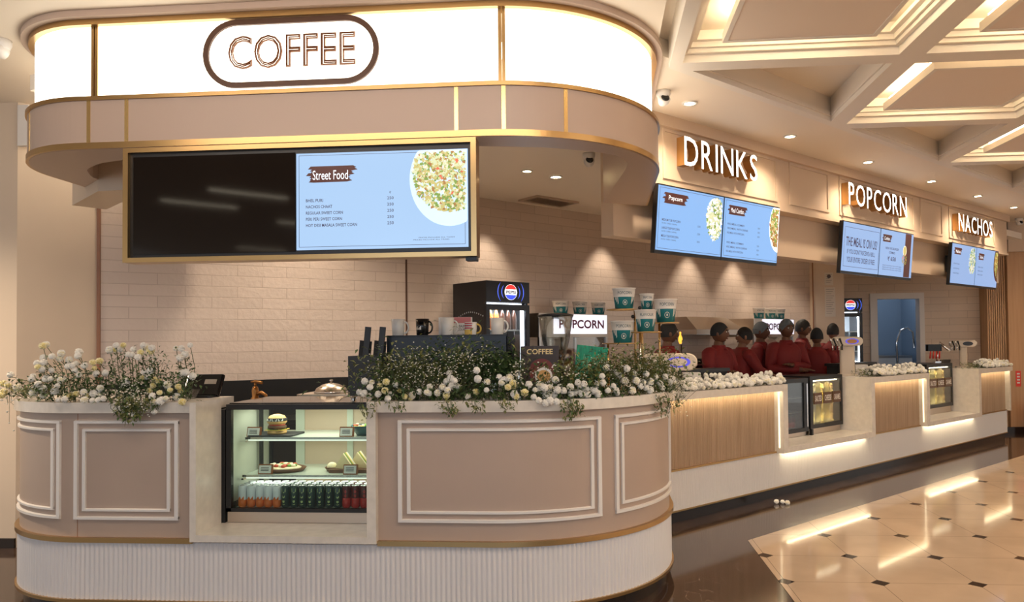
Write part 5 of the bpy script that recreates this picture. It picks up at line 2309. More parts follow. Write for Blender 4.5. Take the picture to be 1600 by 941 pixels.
# ================================================================== POPCORN WARMERS AND DRINKS CASE IN THE LOW BAYS
def popcorn_warmer(label, s0, s1, z0, z1, off, zleg):
    W, Hh, Dp = s1 - s0, z1 - z0, .42
    t = thing('popcorn_warmer', label, 'popcorn warmer', D1(s0, off, ZS + .0005), PI / 4, 'popcorn warmers in the low bays')
    zz = z0 - ZS
    k = MB()
    k.box(.01, W - .01, .03, Dp, 0, zz)
    k.build('base', 'steel_warm', t)
    k = MB()
    fw = .045
    for a in ((0, W, 0, .03, zz, zz + fw), (0, W, 0, Dp, zz + Hh - fw, zz + Hh), (0, fw * 1.4, 0, .03, zz + fw, zz + Hh - fw), (W - fw * .6, W, 0, .03, zz + fw, zz + Hh - fw), (0, .01, .03, Dp, zz, zz + Hh - fw), (W - .01, W, .03, Dp, zz, zz + Hh - fw), (.01, W - .01, Dp - .02, Dp, zz, zz + Hh - fw)):
        k.box(*a)
    k.build('frame', 'black', t)
    k = MB()
    k.box(0, .03, -.015, .02, -.0, zz)
    k.build('leg', 'black', t)
    k = MB()
    k.box(fw * 1.4, W - fw * .6, .008, .012, zz + fw, zz + Hh - fw)
    k.build('glass', 'glass_clear', t)
    k = MB()
    k.box(.06, W - .04, .045, .075, zz + Hh - fw - .02, zz + Hh - fw - .006)
    k.build('heat_lamp', 'lamp_glow', t)
    q_ = lamp('AREA', (W * .52, .045, zz + Hh - fw - .03), 4.0, (1.0, .84, .52), W * .8, rot=(R5(28), 0, 0), sizey=.03, name='bin_fill_light')
    q_.parent = t
    q_ = lamp('AREA', (W * .52, .045, zz + fw + .012), 1.8, (1.0, .84, .52), W * .8, rot=(R5(152), 0, 0), sizey=.03, name='bin_fill_light')  # both lamps added to light the popcorn fronts evenly
    q_.parent = t
    a0, a1 = fw * 1.4, W - fw * .6
    ww = (a1 - a0) / 3
    for q, (m, w) in enumerate((('popcorn_pale', 'SALTED'), ('popcorn', 'CHEESE'), ('popcorn_caramel', 'CARAMEL'))):
        x0, x1 = a0 + q * ww + .006, a0 + (q + 1) * ww - .006
        k = MB()
        k.use(m)
        k.box(x0, x1, .105, Dp - .03, zz + .02, zz + Hh - fw - .06)
        popcorn_lumps(k, x0 + .01, x1 - .01, .105, zz + fw, zz + Hh - fw - .055, 150, .017, [m, m, 'popcorn_pale'], 30 + q)
        k.build('popcorn_fill', None, t).__setitem__('kind', 'stuff')
        k = MB()
        k.use('sign_brown').box(x0 + .012, x1 - .012, -.004, .007, zz + Hh * .46, zz + Hh * .46 + .125)
        F = frame((0, -.004, 0), (1, 0, 0), (0, 0, 1))
        put_text(k, w, F, x0 + .028, zz + Hh * .46 + .03, x1 - x0 - .056, .065, mname='paper_white', z=.001, offset=.02)
        k.build('flavour_label', None, t)
        if q:
            k = MB()
            k.box(x0 - .011, x0 - .001, .03, Dp - .03, zz + .02, zz + Hh - fw - .03)
            k.build('divider', 'steel', t)
    return t


popcorn_warmer('near popcorn warmer with SALTED, CHEESE and CARAMEL bins', 7.66, 8.38, .572, 1.155, 4.36, .06)
popcorn_warmer('far popcorn warmer with three lit bins under the nachos lettering', 10.72, 11.60, .595, 1.21, 4.36, .06)
t = thing('drinks_case', 'black-framed glass drinks case left of the near popcorn warmer', 'display case', D1(6.76, 4.36, ZS + .0005), PI / 4)
W, Hh, Dp = .86, .635, .42
k = MB()
k.box(.01, W - .01, .03, Dp, 0, .05)
k.build('base', 'steel_warm', t)
k = MB()
for a in ((0, W, 0, .03, .05, .09), (0, W, 0, Dp, Hh - .045, Hh), (0, .04, 0, .03, .09, Hh - .045), (W - .09, W, 0, .03, .09, Hh - .045), (0, .01, .03, Dp, .05, Hh - .045), (W - .01, W, .03, Dp, .05, Hh - .045), (.01, W - .01, Dp - .015, Dp, .05, Hh - .045)):
    k.box(*a)
k.build('frame', 'black', t)
k = MB()
k.box(.04, W - .09, .008, .013, .09, Hh - .045)
k.build('glass', 'glass_clear', t)
for z in (.26, .42):
    k = MB()
    k.box(.012, W - .012, .06, Dp - .02, z - .007, z)
    k.build('shelf', 'shelf_glass', t)
k = MB()
k.box(W - .05, W - .03, -.012, -.001, .1, Hh - .06)
k.build('handle', 'chrome', t)
for q in range(6):
    o = copy_tree(protos['red'])
    o['label'] = 'red can, %s from the right on the floor of the drinks case' % ORD[q]
    o['group'] = 'red cans in the drinks case'
    o.location = D1(6.76 + .70 - q * .058, 4.36 + .10, ZS + .0915)
    o.rotation_euler = (0, 0, PI / 4)
# long black shelf edges behind the warmers
for s0, s1, z, lab in ((5.6, 6.64, 1.275, 'black staff shelf behind the near flowers on the long counter'), (8.95, 9.96, 1.26, 'black staff shelf behind the middle flowers on the long counter')):
    t = thing('staff_shelf', lab, 'shelf', D1(s0, 4.69, 0), PI / 4, 'black staff shelves')
    k = MB()
    k.box(0, s1 - s0, 0, .20, z - .035, z)
    k.build('top', 'black', t)
    k = MB()
    k.box(.02, s1 - s0 - .02, .02, .18, 0, z - .035)
    k.build('body', 'black_matte', t)
# small things along the counter
for lab, s, o_, w, h in (('small cream carton beside the round counter flowers', 5.75, 4.5, .16, .13), ('small cream carton right of the middle soda tower', 9.1, 4.50, .15, .12)):
    t = thing('carton', lab, 'carton', D1(s, o_, zt), 0, 'cream cartons on the long counter')
    k = MB()
    k.box(-w / 2, w / 2, -.06, .06, 0, h)
    k.build('box', 'card_white', t)
    k = MB()
    k.box(-w / 2, -.002, -.061, .06, h, h + .003)
    k.box(.002, w / 2, -.061, .06, h, h + .003)
    k.build('flap', 'card_white', t)
for lab, s, rz in (('black till tablet on the middle counter section', 9.3, .4), ('small black till tablet near the far end of the counter', 11.80, .4)):
    t = thing('till_tablet', lab, 'till', D1(s, 4.56, zt), rz, 'till tablets on the long counter')
    k = MB()
    k.rbox(-.07, .07, -.05, .05, 0, .015, .02)
    k.build('foot', 'black', t)
    k = MB(Matrix.Rotation(.35, 4, 'X'))
    k.rbox(-.10, .10, 0, .014, .01, .13, .006)
    k.build('display', 'black_gloss', t)
# black microwave and hood by the back wall
t = thing('microwave', 'black microwave oven with small lights on the prep counter', 'microwave', D1(7.68, 6.16, .9005), PI / 4)
k = MB()
k.rbox(0, .78, .02, .50, .02, .42, .01)
k.build('body', 'black', t)
k = MB()
k.rbox(.02, .60, 0, .02, .05, .40, .005)
k.build('door', 'black_gloss', t)
k = MB()
k.box(.03, .58, -.03, -.015, .34, .36)
k.box(.05, .07, -.02, 0, .34, .36)
k.box(.55, .57, -.02, 0, .34, .36)
k.build('handle', 'steel', t)
mat('pilot_light', (1, 1, 1), .4, emit=(.8, .8, 1.0), es=4)
k = MB()
for x in (.64, .74):
    k.ball((x, .018, .33), .012, 8, 6, (1, .5, 1))
k.build('pilot_light', 'pilot_light', t)
for x in (.05, .73):
    k = MB()
    k.lathe([(.02, 0), (.02, .022)], (x, .1, 0), 10)
    k.lathe([(.02, 0), (.02, .022)], (x, .42, 0), 10)
    k.build('foot', 'black', t)
t = thing('exhaust_hood', 'steel extractor hood on the tiled wall behind the staff', 'extractor hood', D1(8.05, 6.2, 1.66), PI / 4)
k = MB()
k.box(0, 1.1, 0, .575, 0, .06)
a = [k.vert(p) for p in ((0, 0, .06), (1.1, 0, .06), (1.1, .575, .06), (0, .575, .06))]
b = [k.vert(p) for p in ((.1, .25, .24), (1.0, .25, .24), (1.0, .575, .24), (.1, .575, .24))]
for q in range(4):
    k.face((a[q], a[(q + 1) % 4], b[(q + 1) % 4], b[q]))
k.face(b)
k.build('canopy', 'steel_warm', t)
k = MB()
k.box(.03, 1.07, .03, .5, -.01, 0)
k.build('grease_filter', 'steel', t)
# amber bottle glow behind the machines
mat('amber_glow', (.8, .4, .05), .3, emit=(1, .45, .05), es=1.6)
pa_ = on_off(1063, 528, 6.25)
t = thing('amber_lamp', 'slim amber lamp glowing beside the staff member at the soda tower', 'lamp', (pa_.x, pa_.y, .9005), PI / 4)
k = MB()
k.lathe([(.05, 0), (.05, .02), (.02, .03), (.02, pa_.z - .9 - .09), (.03, pa_.z - .9 - .08)], seg=14)
k.build('stand', 'steel', t)
k = MB()
zz = pa_.z - .9
k.lathe([(.012, zz - .08), (.028, zz - .04), (.026, zz + .0), (.010, zz + .04), (.012, zz + .075), (0, zz + .08)], seg=14)
k.build('flame_bulb', 'amber_glow', t)
# petals dropped on the floor
mat('petal_white', (.83, .80, .72), .6)
mat('petal_cream', (.82, .76, .50), .6)
# ================================================================== STAFF
mat('skin_dark', (.15, .065, .035), .5)
mat('skin_mid', (.24, .115, .07), .5)
mat('shirt_red', (.19, .008, .009), .7, bump=.1, bs=40)
mat('trouser_black', (.012, .012, .014), .8)
mat('hair_black', (.010, .008, .007), .55, bump=.5, bs=160)
mat('net_grey', (.16, .19, .21), .7, bump=.6, bs=140)
mat('cap_dark', (.02, .022, .024), .8)
mat('eye_white', (.70, .68, .64), .3)
mat('lip', (.17, .05, .04), .5)
mat('shoe', (.01, .01, .01), .4)


def skin_mesh(pts, edges, radii, root, sub=1):
    me = bpy.data.meshes.new('graph')
    me.from_pydata(pts, edges, [])
    o = bpy.data.objects.new('graph', me)
    COL.objects.link(o)
    md = o.modifiers.new('s', 'SKIN')
    md.use_smooth_shade = True
    sv = me.skin_vertices[0].data
    for i, r in enumerate(radii):
        sv[i].radius = r if isinstance(r, tuple) else (r, r)
        sv[i].use_root = (i == root)
    sb = o.modifiers.new('d', 'SUBSURF')
    sb.levels = sub
    sb.render_levels = sub
    bpy.context.view_layer.update()
    dg = bpy.context.evaluated_depsgraph_get()
    out = bpy.data.meshes.new_from_object(o.evaluated_get(dg))
    bpy.data.objects.remove(o)
    return out


ARMS = {   # elbow and wrist of the right (-x) and left (+x) arm, for a 1.72 m figure facing -y
    'down': (((-.245, .03, 1.13), (-.24, -.09, .90)), ((.245, .03, 1.13), (.24, -.09, .90))),
    'crossed': (((-.25, -.04, 1.14), (.06, -.25, 1.13)), ((.25, -.04, 1.15), (-.07, -.23, 1.19))),
    'reach': (((-.27, -.10, 1.20), (-.18, -.34, 1.14)), ((.26, -.06, 1.15), (.20, -.30, 1.08))),
    'behind': (((-.26, .10, 1.15), (-.10, .20, 1.02)), ((.26, .10, 1.15), (.10, .21, 1.00))),
}


def make_person(label, loc, rz, H, arms='down', hair='hair_black', skin='skin_dark', turn=0.0, lean=0.0, longsleeve=False, slim=1.0):
    t = thing('person', label, 'person', loc, rz, 'staff in red shirts behind the counter')
    s = H / 1.72
    P, E, R = [], [], []

    def add(p, r, par=None):
        y = p[1] - lean * max(0, p[2] - .95)
        P.append((p[0] * s, y * s, p[2] * s))
        R.append(tuple(v * s for v in r) if isinstance(r, tuple) else r * s)
        if par is not None:
            E.append((par, len(P) - 1))
        return len(P) - 1
    pel = add((0, 0, .94), (.145 * slim, .105))
    wai = add((0, 0, 1.10), (.125 * slim, .09), pel)
    che = add((0, .005, 1.28), (.150 * slim, .10), wai)
    nb = add((0, .015, 1.42), (.10, .075), che)
    n1 = add((0, .008, 1.49), (.056, .058), nb)
    add((0, -.004, 1.56), (.056, .060), n1)
    elw = ARMS[arms]
    for sg, (el, wr) in zip((-1, 1), elw):
        sh = add((.165 * sg, .012, 1.39), .062, che)
        e = add(el, .042, sh)
        w = add(wr, .030, e)
        d = (Vector(wr) - Vector(el)).normalized()
        sd_ = d.cross(Vector((0, 0, 1)))
        if sd_.length < .2:
            sd_ = d.cross(Vector((0, 1, 0)))
        sd_.normalize()
        up = sd_.cross(d).normalized()
        pm = Vector(wr) + d * .055
        ip = add(tuple(pm), (.036, .020), w)
        for q, (off, ln) in enumerate(((-.030, .066), (-.010, .076), (.010, .070), (.029, .056))):
            k1 = pm + d * (.030 + ln * .35) + sd_ * off
            k2 = k1 + d * ln * .55 - up * .012
            i1 = add(tuple(k1), .0095, ip)
            add(tuple(k2), .0075, i1)
        th = Vector(wr) + d * .03 + sd_ * (-.036 * sg) - up * .012
        i1 = add(tuple(th), .0115, w)
        add(tuple(th + d * .045 - up * .006), .0085, i1)
    for sg in (-1, 1):
        h = add((.088 * sg, 0, .88), .082, pel)
        kn = add((.098 * sg, -.01, .49), .055, h)
        an = add((.10 * sg, .02, .095), .036, kn)
        add((.10 * sg, -.12, .035), (.036, .026), an)
    body = skin_mesh(P, E, R, pel)
    k = MB()
    k.use(skin, True)
    k.mesh(body)
    # head
    HC = Vector((0, -.012 - lean * .68, 1.625)) * s
    HM = Matrix.Translation(HC) @ Matrix.Rotation(turn, 4, 'Z') @ Matrix.Scale(s, 4)
    k.M = HM
    nseg, nr = 24, 18
    rows = []
    for i in range(nr + 1):
        a = PI * i / nr
        z = -math.cos(a)
        row = []
        for q in range(nseg):
            b = 2 * PI * q / nseg
            x, y = math.sin(a) * math.cos(b), math.sin(a) * math.sin(b)
            wx, wy = .076, .096
            if z < 0:
                wx *= 1 - .30 * (-z) ** 1.5
                wy *= 1 - .10 * (-z)
            X, Y, Z = x * wx, y * wy, z * .116
            f = max(0.0, -y)
            if f > .75 and -.45 < z < .12:               # nose ridge
                Y -= .022 * max(0, 1 - abs(x) / .22) * (1 - abs(z + .25) / .40 if z < -.25 else 1 - (z + .25) / .42)
            if f > .5 and .02 < z < .22:                 # eye sockets
                Y += .007 * max(0, 1 - abs(abs(x) - .38) / .2)
            if f > .6 and z < -.72:                      # chin
                Y -= .010
            row.append(k.vert((X, Y, Z)))
        rows.append(row)
    for a, b in zip(rows, rows[1:]):
        for q in range(nseg):
            j = (q + 1) % nseg
            k.face((a[q], a[j], b[j], b[q]), True)
    for sg in (-1, 1):
        k.use(skin).ball((.078 * sg, .008, -.012), .026, 8, 6, (.35, .7, 1.15))
        k.use('eye_white').ball((.030 * sg, -.083, .012), .0125, 8, 6, (1.2, .6, .7))
        k.use('hair_black').ball((.030 * sg, -.0895, .012), .0062, 6, 5, (1, .6, 1))
        k.tube([(.014 * sg, -.094, .030), (.032 * sg, -.092, .036), (.048 * sg, -.080, .031)], .0045, 5)
    k.use('lip').ball((0, -.084, -.064), .021, 10, 6, (1.1, .5, .35))
    k.M = Matrix.Identity(4)
    b_ = k.build('body', None, t)
    # hair, net or cap
    k = MB(HM)
    hs = {'hair_black': (.084, .103, .124, .012), 'net_grey': (.086, .106, .126, .02), 'cap_dark': (.085, .106, .122, .015)}[hair]
    rows = []
    n = 24
    for i in range(9):
        row = []
        for q in range(n):
            b = 2 * PI * q / n
            fr = max(0, -math.sin(b))
            lim = (1.95 if hair == 'hair_black' else 1.86) - .85 * fr ** 1.5
            a = lim * i / 8
            wob = 1 + (.03 * math.sin(5 * b + 3 * i) if hair != 'cap_dark' else 0)
            row.append(k.vert((hs[0] * wob * math.sin(a) * math.cos(b), .004 + hs[1] * wob * math.sin(a) * math.sin(b), hs[3] * .2 + hs[2] * math.cos(a))))
        rows.append(row)
    for a, b in zip(rows, rows[1:]):
        for q in range(n):
            j = (q + 1) % n
            k.face((a[q], a[j], b[j], b[q]), True)
    if hair == 'net_grey':
        k.tube([(.083 * math.cos(2 * PI * q / 20), .004 + .102 * math.sin(2 * PI * q / 20), .030 + .028 * max(0, -math.sin(2 * PI * q / 20))) for q in range(21)], .006, 6)
    k.build({'hair_black': 'hair', 'net_grey': 'hair_net', 'cap_dark': 'cap'}[hair], hair, t)
    # shirt
    k = MB()
    k.use('shirt_red', True)

    def bend(p):
        return Vector((p[0], p[1] - lean * max(0, p[2] - .95), p[2])) * s
    rows = []
    n = 28
    for z, rx, ry, oy in ((.86, .172, .132, 0), (.93, .168, .128, 0), (1.02, .158, .122, 0), (1.12, .156, .122, 0), (1.22, .172, .130, .002), (1.31, .186, .134, .005), (1.37, .182, .124, .008),
                          (1.415, .150, .104, .010), (1.445, .108, .088, .009), (1.468, .076, .076, .006), (1.488, .068, .070, .004)):
        row = []
        for q in range(n):
            a_ = 2 * PI * q / n
            c_, s_ = math.cos(a_), math.sin(a_)
            e_ = .82
            row.append(k.vert(bend((rx * (slim if z < 1.4 else 1) * abs(c_) ** e_ * (1 if c_ > 0 else -1), oy + ry * abs(s_) ** e_ * (1 if s_ > 0 else -1), z))))
        rows.append(row)
    for a_, b2 in zip(rows, rows[1:]):
        for q in range(n):
            k.face((a_[q], a_[(q + 1) % n], b2[(q + 1) % n], b2[q]), True)
    for sg, (el, wr) in zip((-1, 1), elw):
        e, w_, sh = Vector(el), Vector(wr), Vector((.172 * sg, .012, 1.385))
        path = [Vector((.085 * sg, .012, 1.385)), Vector((.135 * sg, .012, 1.392)), sh, sh.lerp(e, .25), sh.lerp(e, .55), sh.lerp(e, .85)]
        rad = [.066, .078, .084, .080, .070, .066]
        if longsleeve:
            path += [e, e.lerp(w_, .2), e.lerp(w_, .6), e.lerp(w_, .93)]
            rad = rad[:-1] + [.060, .056, .054, .047, .040]
        k.tube([bend(q) for q in path], [r_ * s for r_ in rad], 16)
        k.ball(bend(sh + Vector((-.004 * sg, 0, -.004))), .085 * s, 16, 10)
    st = k.build('shirt', None, t)
    k = MB(Matrix.Translation((0, -lean * .52 * s, 0)) @ Matrix.Scale(s, 4))
    for q in range(3):
        k.ball((0, -.118 + .012 * q - .0, 1.36 + .035 * q), .006, 6, 5)
    k.lathe([(.060, 1.45), (.088, 1.435), (.078, 1.472), (.062, 1.478)], (0, .0, 0), 18, cap=False)
    k.build('collar', 'shirt_red', st)
    # trousers and shoes
    P, E, R = [], [], []
    a = add((0, 0, .95), (.156 * slim, .118))
    for sg in (-1, 1):
        h = add((.09 * sg, 0, .86), .096, a)
        kn = add((.098 * sg, -.01, .49), .072, h)
        add((.10 * sg, .015, .10), .060, kn)
    tm = skin_mesh(P, E, R, a)
    k = MB()
    k.use('trouser_black', True)
    k.mesh(tm)
    k.build('trousers', None, t)
    for sg in (-1, 1):
        k = MB(Matrix.Scale(s, 4))
        k.ball((.10 * sg, -.05, .045), .05, 12, 8, (1, 2.6, .9))
        k.M = Matrix.Scale(s, 4)
        k.box(.10 * sg - .045, .10 * sg + .045, -.165, .07, 0, .02)
        k.build('shoe', 'shoe', t)
    return t


def staff(px_, ytop, off, label, face, **kw):
    p = on_off(px_, ytop, off)
    H = p.z - .012
    return make_person(label, (p.x, p.y, 0), face, H, **kw)


R_ = math.radians
staff(1043, 505, 5.25, 'person with dark hair half hidden behind the cream soda tower nearest the gold stand', R_(105), arms='reach')
staff(1123, 506, 5.2, 'person in a red shirt and dark cap, looking right past a colleague', R_(45), arms='crossed', hair='cap_dark', turn=R_(25))
staff(1151, 513, 5.55, 'person leaning forward with an outstretched arm behind the one in the cap', R_(115), arms='reach', skin='skin_mid', longsleeve=True, turn=R_(150), lean=.15)
staff(1188, 505, 5.68, 'person in a red shirt and pale hair net standing sideways looking right', R_(70), arms='down', hair='net_grey', longsleeve=True, slim=.95)
staff(1228, 501, 5.3, 'person with pale hair net and folded arms facing the hall', R_(15), arms='crossed', hair='net_grey', longsleeve=True, turn=R_(8))
staff(1253, 501, 5.8, 'person with thick black hair in profile looking right', R_(72), arms='down')
staff(1276, 514, 5.2, 'person with dark hair seen from behind beside the soda tower', R_(170), arms='crossed', hair='cap_dark', longsleeve=True)
staff(1301, 507, 5.62, 'person turned away behind the soda tower with only the head showing', R_(150), arms='down', skin='skin_mid')
# ================================================================== FLOWERS
mat('bloom_white', (.84, .81, .74), .6)
mat('bloom_cream', (.84, .76, .46), .6)
mat('bloom_core', (.74, .60, .16), .6)
mat('leaf_dark', (.035, .075, .020), .5)
mat('leaf_mid', (.075, .13, .035), .5)
mat('leaf_olive', (.17, .18, .055), .55)
mat('stem_green', (.07, .09, .03), .6)
mat('filler_white', (.78, .76, .66), .6)
mat('dry_brown', (.10, .06, .035), .7)


def bloom_mesh(name, m, core, seed, R=1.0):
    rs = random.Random(seed)
    k = MB()
    k.use(m, True)
    for lay in range(6):
        el = -.75 + lay * .42                # elevation of the petals in this layer
        n = (9, 11, 12, 11, 8, 5)[lay]
        for q in range(n):
            a = 2 * PI * (q + .5 * (lay % 2)) / n + rs.uniform(-.1, .1)
            e = el + rs.uniform(-.1, .1)
            rr = R * rs.uniform(.88, 1.06)
            w = 1.9 * R / n * (1.35 if lay < 4 else 1.0)
            dr = Vector((math.cos(a) * math.cos(e), math.sin(a) * math.cos(e), math.sin(e)))
            sd = Vector((-math.sin(a), math.cos(a), 0))
            up = dr.cross(sd) * -1
            p0, p1, p2 = dr * .5 * R, dr * rr * .95 + up * .02 * R, dr * rr * .98 + up * .20 * R
            A = [k.vert(p0 - sd * w * .3), k.vert(p0 + sd * w * .3)]
            B = [k.vert(p1 - sd * w * .9), k.vert(p1 + sd * w * .9)]
            C = [k.vert(p2 - sd * w * .5 - dr * .06 * R), k.vert(p2 + sd * w * .5 - dr * .06 * R)]
            k.face((A[0], A[1], B[1], B[0]))
            k.face((B[0], B[1], C[1], C[0]))
    k.use(core, True).ball((0, 0, 0), .80 * R, 10, 7)
    o = k.build(name, None)
    me = o.data
    bpy.data.objects.remove(o)
    return me


BM = [bloom_mesh('bloom', 'bloom_white', 'bloom_white', 1), bloom_mesh('bloom', 'bloom_white', 'bloom_cream', 2), bloom_mesh('bloom', 'bloom_white', 'bloom_white', 3)]
BY = bloom_mesh('bloom', 'bloom_cream', 'bloom_core', 4)


def add_bloom(parent, p, r, cream=False, look=None):
    o = bpy.data.objects.new('bloom', BY if cream else random.choice(BM))
    COL.objects.link(o)
    o.parent = parent
    o.location = p
    d = Vector(look) if look else Vector((random.uniform(-.6, .6), random.uniform(-1.0, -.2), random.uniform(.1, .9)))
    o.rotation_euler = d.normalized().to_track_quat('Z', 'Y').to_euler()
    s = r * random.uniform(.9, 1.1)
    o.scale = (s, s, s * .9)
    return o


def leaf(k, p, d, ln, w, droop=.3):
    d = Vector(d).normalized()
    sd = d.cross(Vector((random.uniform(-.4, .4), random.uniform(-.4, .4), 1)))
    if sd.length < 1e-3:
        sd = Vector((1, 0, 0))
    sd.normalize()
    p = Vector(p)
    m = p + d * ln * .5
    e = p + d * ln - Vector((0, 0, ln * droop))
    a, b, c, f, g = k.vert(p), k.vert(m - sd * w), k.vert(m + sd * w), k.vert(e), k.vert(m + d.cross(sd) * w * .35)
    k.face((a, b, g), False)
    k.face((a, g, c), False)
    k.face((b, f, g), False)
    k.face((g, f, c), False)


KSLAB = [(p[0] + p[2] * .02, p[1] + p[3] * .02, p[2], p[3]) for p in KP]


def px_of(P):
    v = _R.transposed() @ (Vector(P) - Vector((0, 0, EYE)))
    return CX + F_PX * v.x / -v.z, 470.5 + CY - F_PX * v.y / -v.z


EDGE = [(px_of((p[0], p[1], 1.236))[0], p) for p in KSLAB]


def edge_at(x):
    "front edge point of the round worktop seen at picture column x"
    best = None
    for (xa, a), (xb, b) in zip(EDGE, EDGE[1:]):
        if min(xa, xb) <= x <= max(xa, xb) and xb > xa:
            t = (x - xa) / (xb - xa)
            q = Vector((a[0] + t * (b[0] - a[0]), a[1] + t * (b[1] - a[1]), 1.236))
            if best is None or q.y < best.y:
                best = q
    if best is None:
        best = Vector((EDGE[0][1][0], 4.9, 1.236)) if x < 500 else Vector((KSLAB[-8][0], 5.1, 1.236))
        best = min((Vector((e[1][0], e[1][1], 1.236)) for e in EDGE), key=lambda v: abs(px_of(v)[0] - x) + (0 if v.y < 5.2 else 50))
    return best


def at_flower(x, y, back):
    e = edge_at(x)
    return on_y(x, y, e.y + back)


def clear_slab(p, r):
    "keep a flower from sinking into the worktop"
    if p.z < 1.2365 + r * .8:
        p = Vector((p.x, p.y, p.z))
    return p


def arrangement(name, label, cat, loc, blooms, rsize, stems_to, seed, greens, fillers, trails=(), extra=None):
    random.seed(seed)
    t = thing(name, label, cat, loc, 0)
    L = Vector(loc)
    st = MB()
    n = 0
    more = MB()
    for (x, y, cream) in blooms:
        hgt = max(0.0, (632 - y) / 110.0)
        back = random.uniform(-.02, .06) + .17 * min(1, hgt) if y < 622 else -.035 - random.uniform(0, .015)
        p = at_flower(x, y, back)
        r = rsize * random.uniform(.8, 1.12) * p.y / 4.2
        if y < 622 and p.z < 1.2365 + r:
            p.z = 1.2365 + r * .9
        if n < 100:
            add_bloom(t, p - L, r, cream)
        else:
            m = BM[n % 3]
            q = Vector((random.uniform(-.6, .6), random.uniform(-1.0, -.2), random.uniform(.1, .9))).normalized().to_track_quat('Z', 'Y').to_matrix().to_4x4()
            more.use('bloom_white', True)
            more.mesh(m, Matrix.Translation(p - L) @ q @ Matrix.Scale(r, 4))
        n += 1
        b = stems_to(p)
        mid = (p + b) / 2 + Vector((random.uniform(-.03, .03), random.uniform(.0, .04), .03))
        st.tube([b - L, mid - L, p - L - Vector((0, -.005, r * .5))], .0022, 4, False)
        d = p - b
        for q in range(int(3 + d.length * 22)):
            u = random.uniform(.1, .85)
            c = b.lerp(p, u) - L
            st.use(random.choice(['leaf_dark', 'leaf_mid', 'leaf_mid']))
            leaf(st, c, (random.uniform(-1, 1), random.uniform(-1, .5), random.uniform(-.2, .8)), random.uniform(.02, .05), random.uniform(.005, .011))
            st.use('stem_green')
    st.build('stems', None, t)
    if more.f:
        o = more.build('small_blooms', None, t)
        o['kind'] = 'stuff'
    fo = MB()
    for (x, y, sx, sy, back, cnt, ms, size) in greens:
        for q in range(cnt):
            X, Y = random.gauss(x, sx), random.gauss(y, sy)
            p = at_flower(X, Y, back + random.uniform(-.06, .10))
            if p.z < 1.24 and back > -.02:
                p.z = 1.24 + random.uniform(0, .04)
            fo.use(random.choice(ms))
            leaf(fo, p - L, (random.uniform(-1, 1), random.uniform(-1, .4), random.uniform(-.4, 1)), size * random.uniform(.6, 1.4), size * random.uniform(.14, .30))
    for (x, y0, x1, y1, cnt) in trails:
        e = at_flower(x, y0, -.03)
        f = at_flower(x1, y1, -.045)
        fo.use('stem_green')
        for q in range(4):
            j = Vector((random.uniform(-.05, .05), random.uniform(-.02, .01), 0))
            fo.tube([e - L + j, (e + f) / 2 - L + j + Vector((0, -.02, 0)), f - L + j * .5], .0016, 4, False)
        for q in range(cnt):
            u = random.random()
            p = e.lerp(f, u) + Vector((random.uniform(-.07, .07) * (1 - u * .6), random.uniform(-.03, .005), random.uniform(-.02, .02)))
            fo.use(random.choice(['leaf_mid', 'leaf_olive', 'leaf_olive']))
            leaf(fo, p - L, (random.uniform(-1, 1), random.uniform(-1, .1), random.uniform(-1, .4)), random.uniform(.012, .03), random.uniform(.004, .009))
    fo.build('foliage', None, t)['kind'] = 'stuff'
    fi = MB()
    fi.use('filler_white', True)
    tw = MB()
    tw.use('stem_green')
    for (x, y, sx, sy, back, cnt, size) in fillers:
        for q in range(cnt):
            X, Y = random.gauss(x, sx), random.gauss(y, sy)
            p = at_flower(X, Y, back + random.uniform(-.05, .08))
            fi.ball(p - L, size * random.uniform(.7, 1.3), 5, 3, (1, 1, .7))
            if q % 3 == 0:
                b = at_flower(x + (X - x) * .4, min(630, Y + 40), back)
                tw.tube([p - L, b - L], .0011, 3, False)
    if fi.f:
        fi.build('filler_flowers', None, t)['kind'] = 'stuff'
        tw.build('twigs', None, t)['kind'] = 'stuff'
    if extra:
        extra(t, L)
    return t


def zz(lst, s, ox, oy):
    out = []
    for q in lst:
        out.append((ox + q[0] / s, oy + q[1] / s, len(q) > 2))
    return out


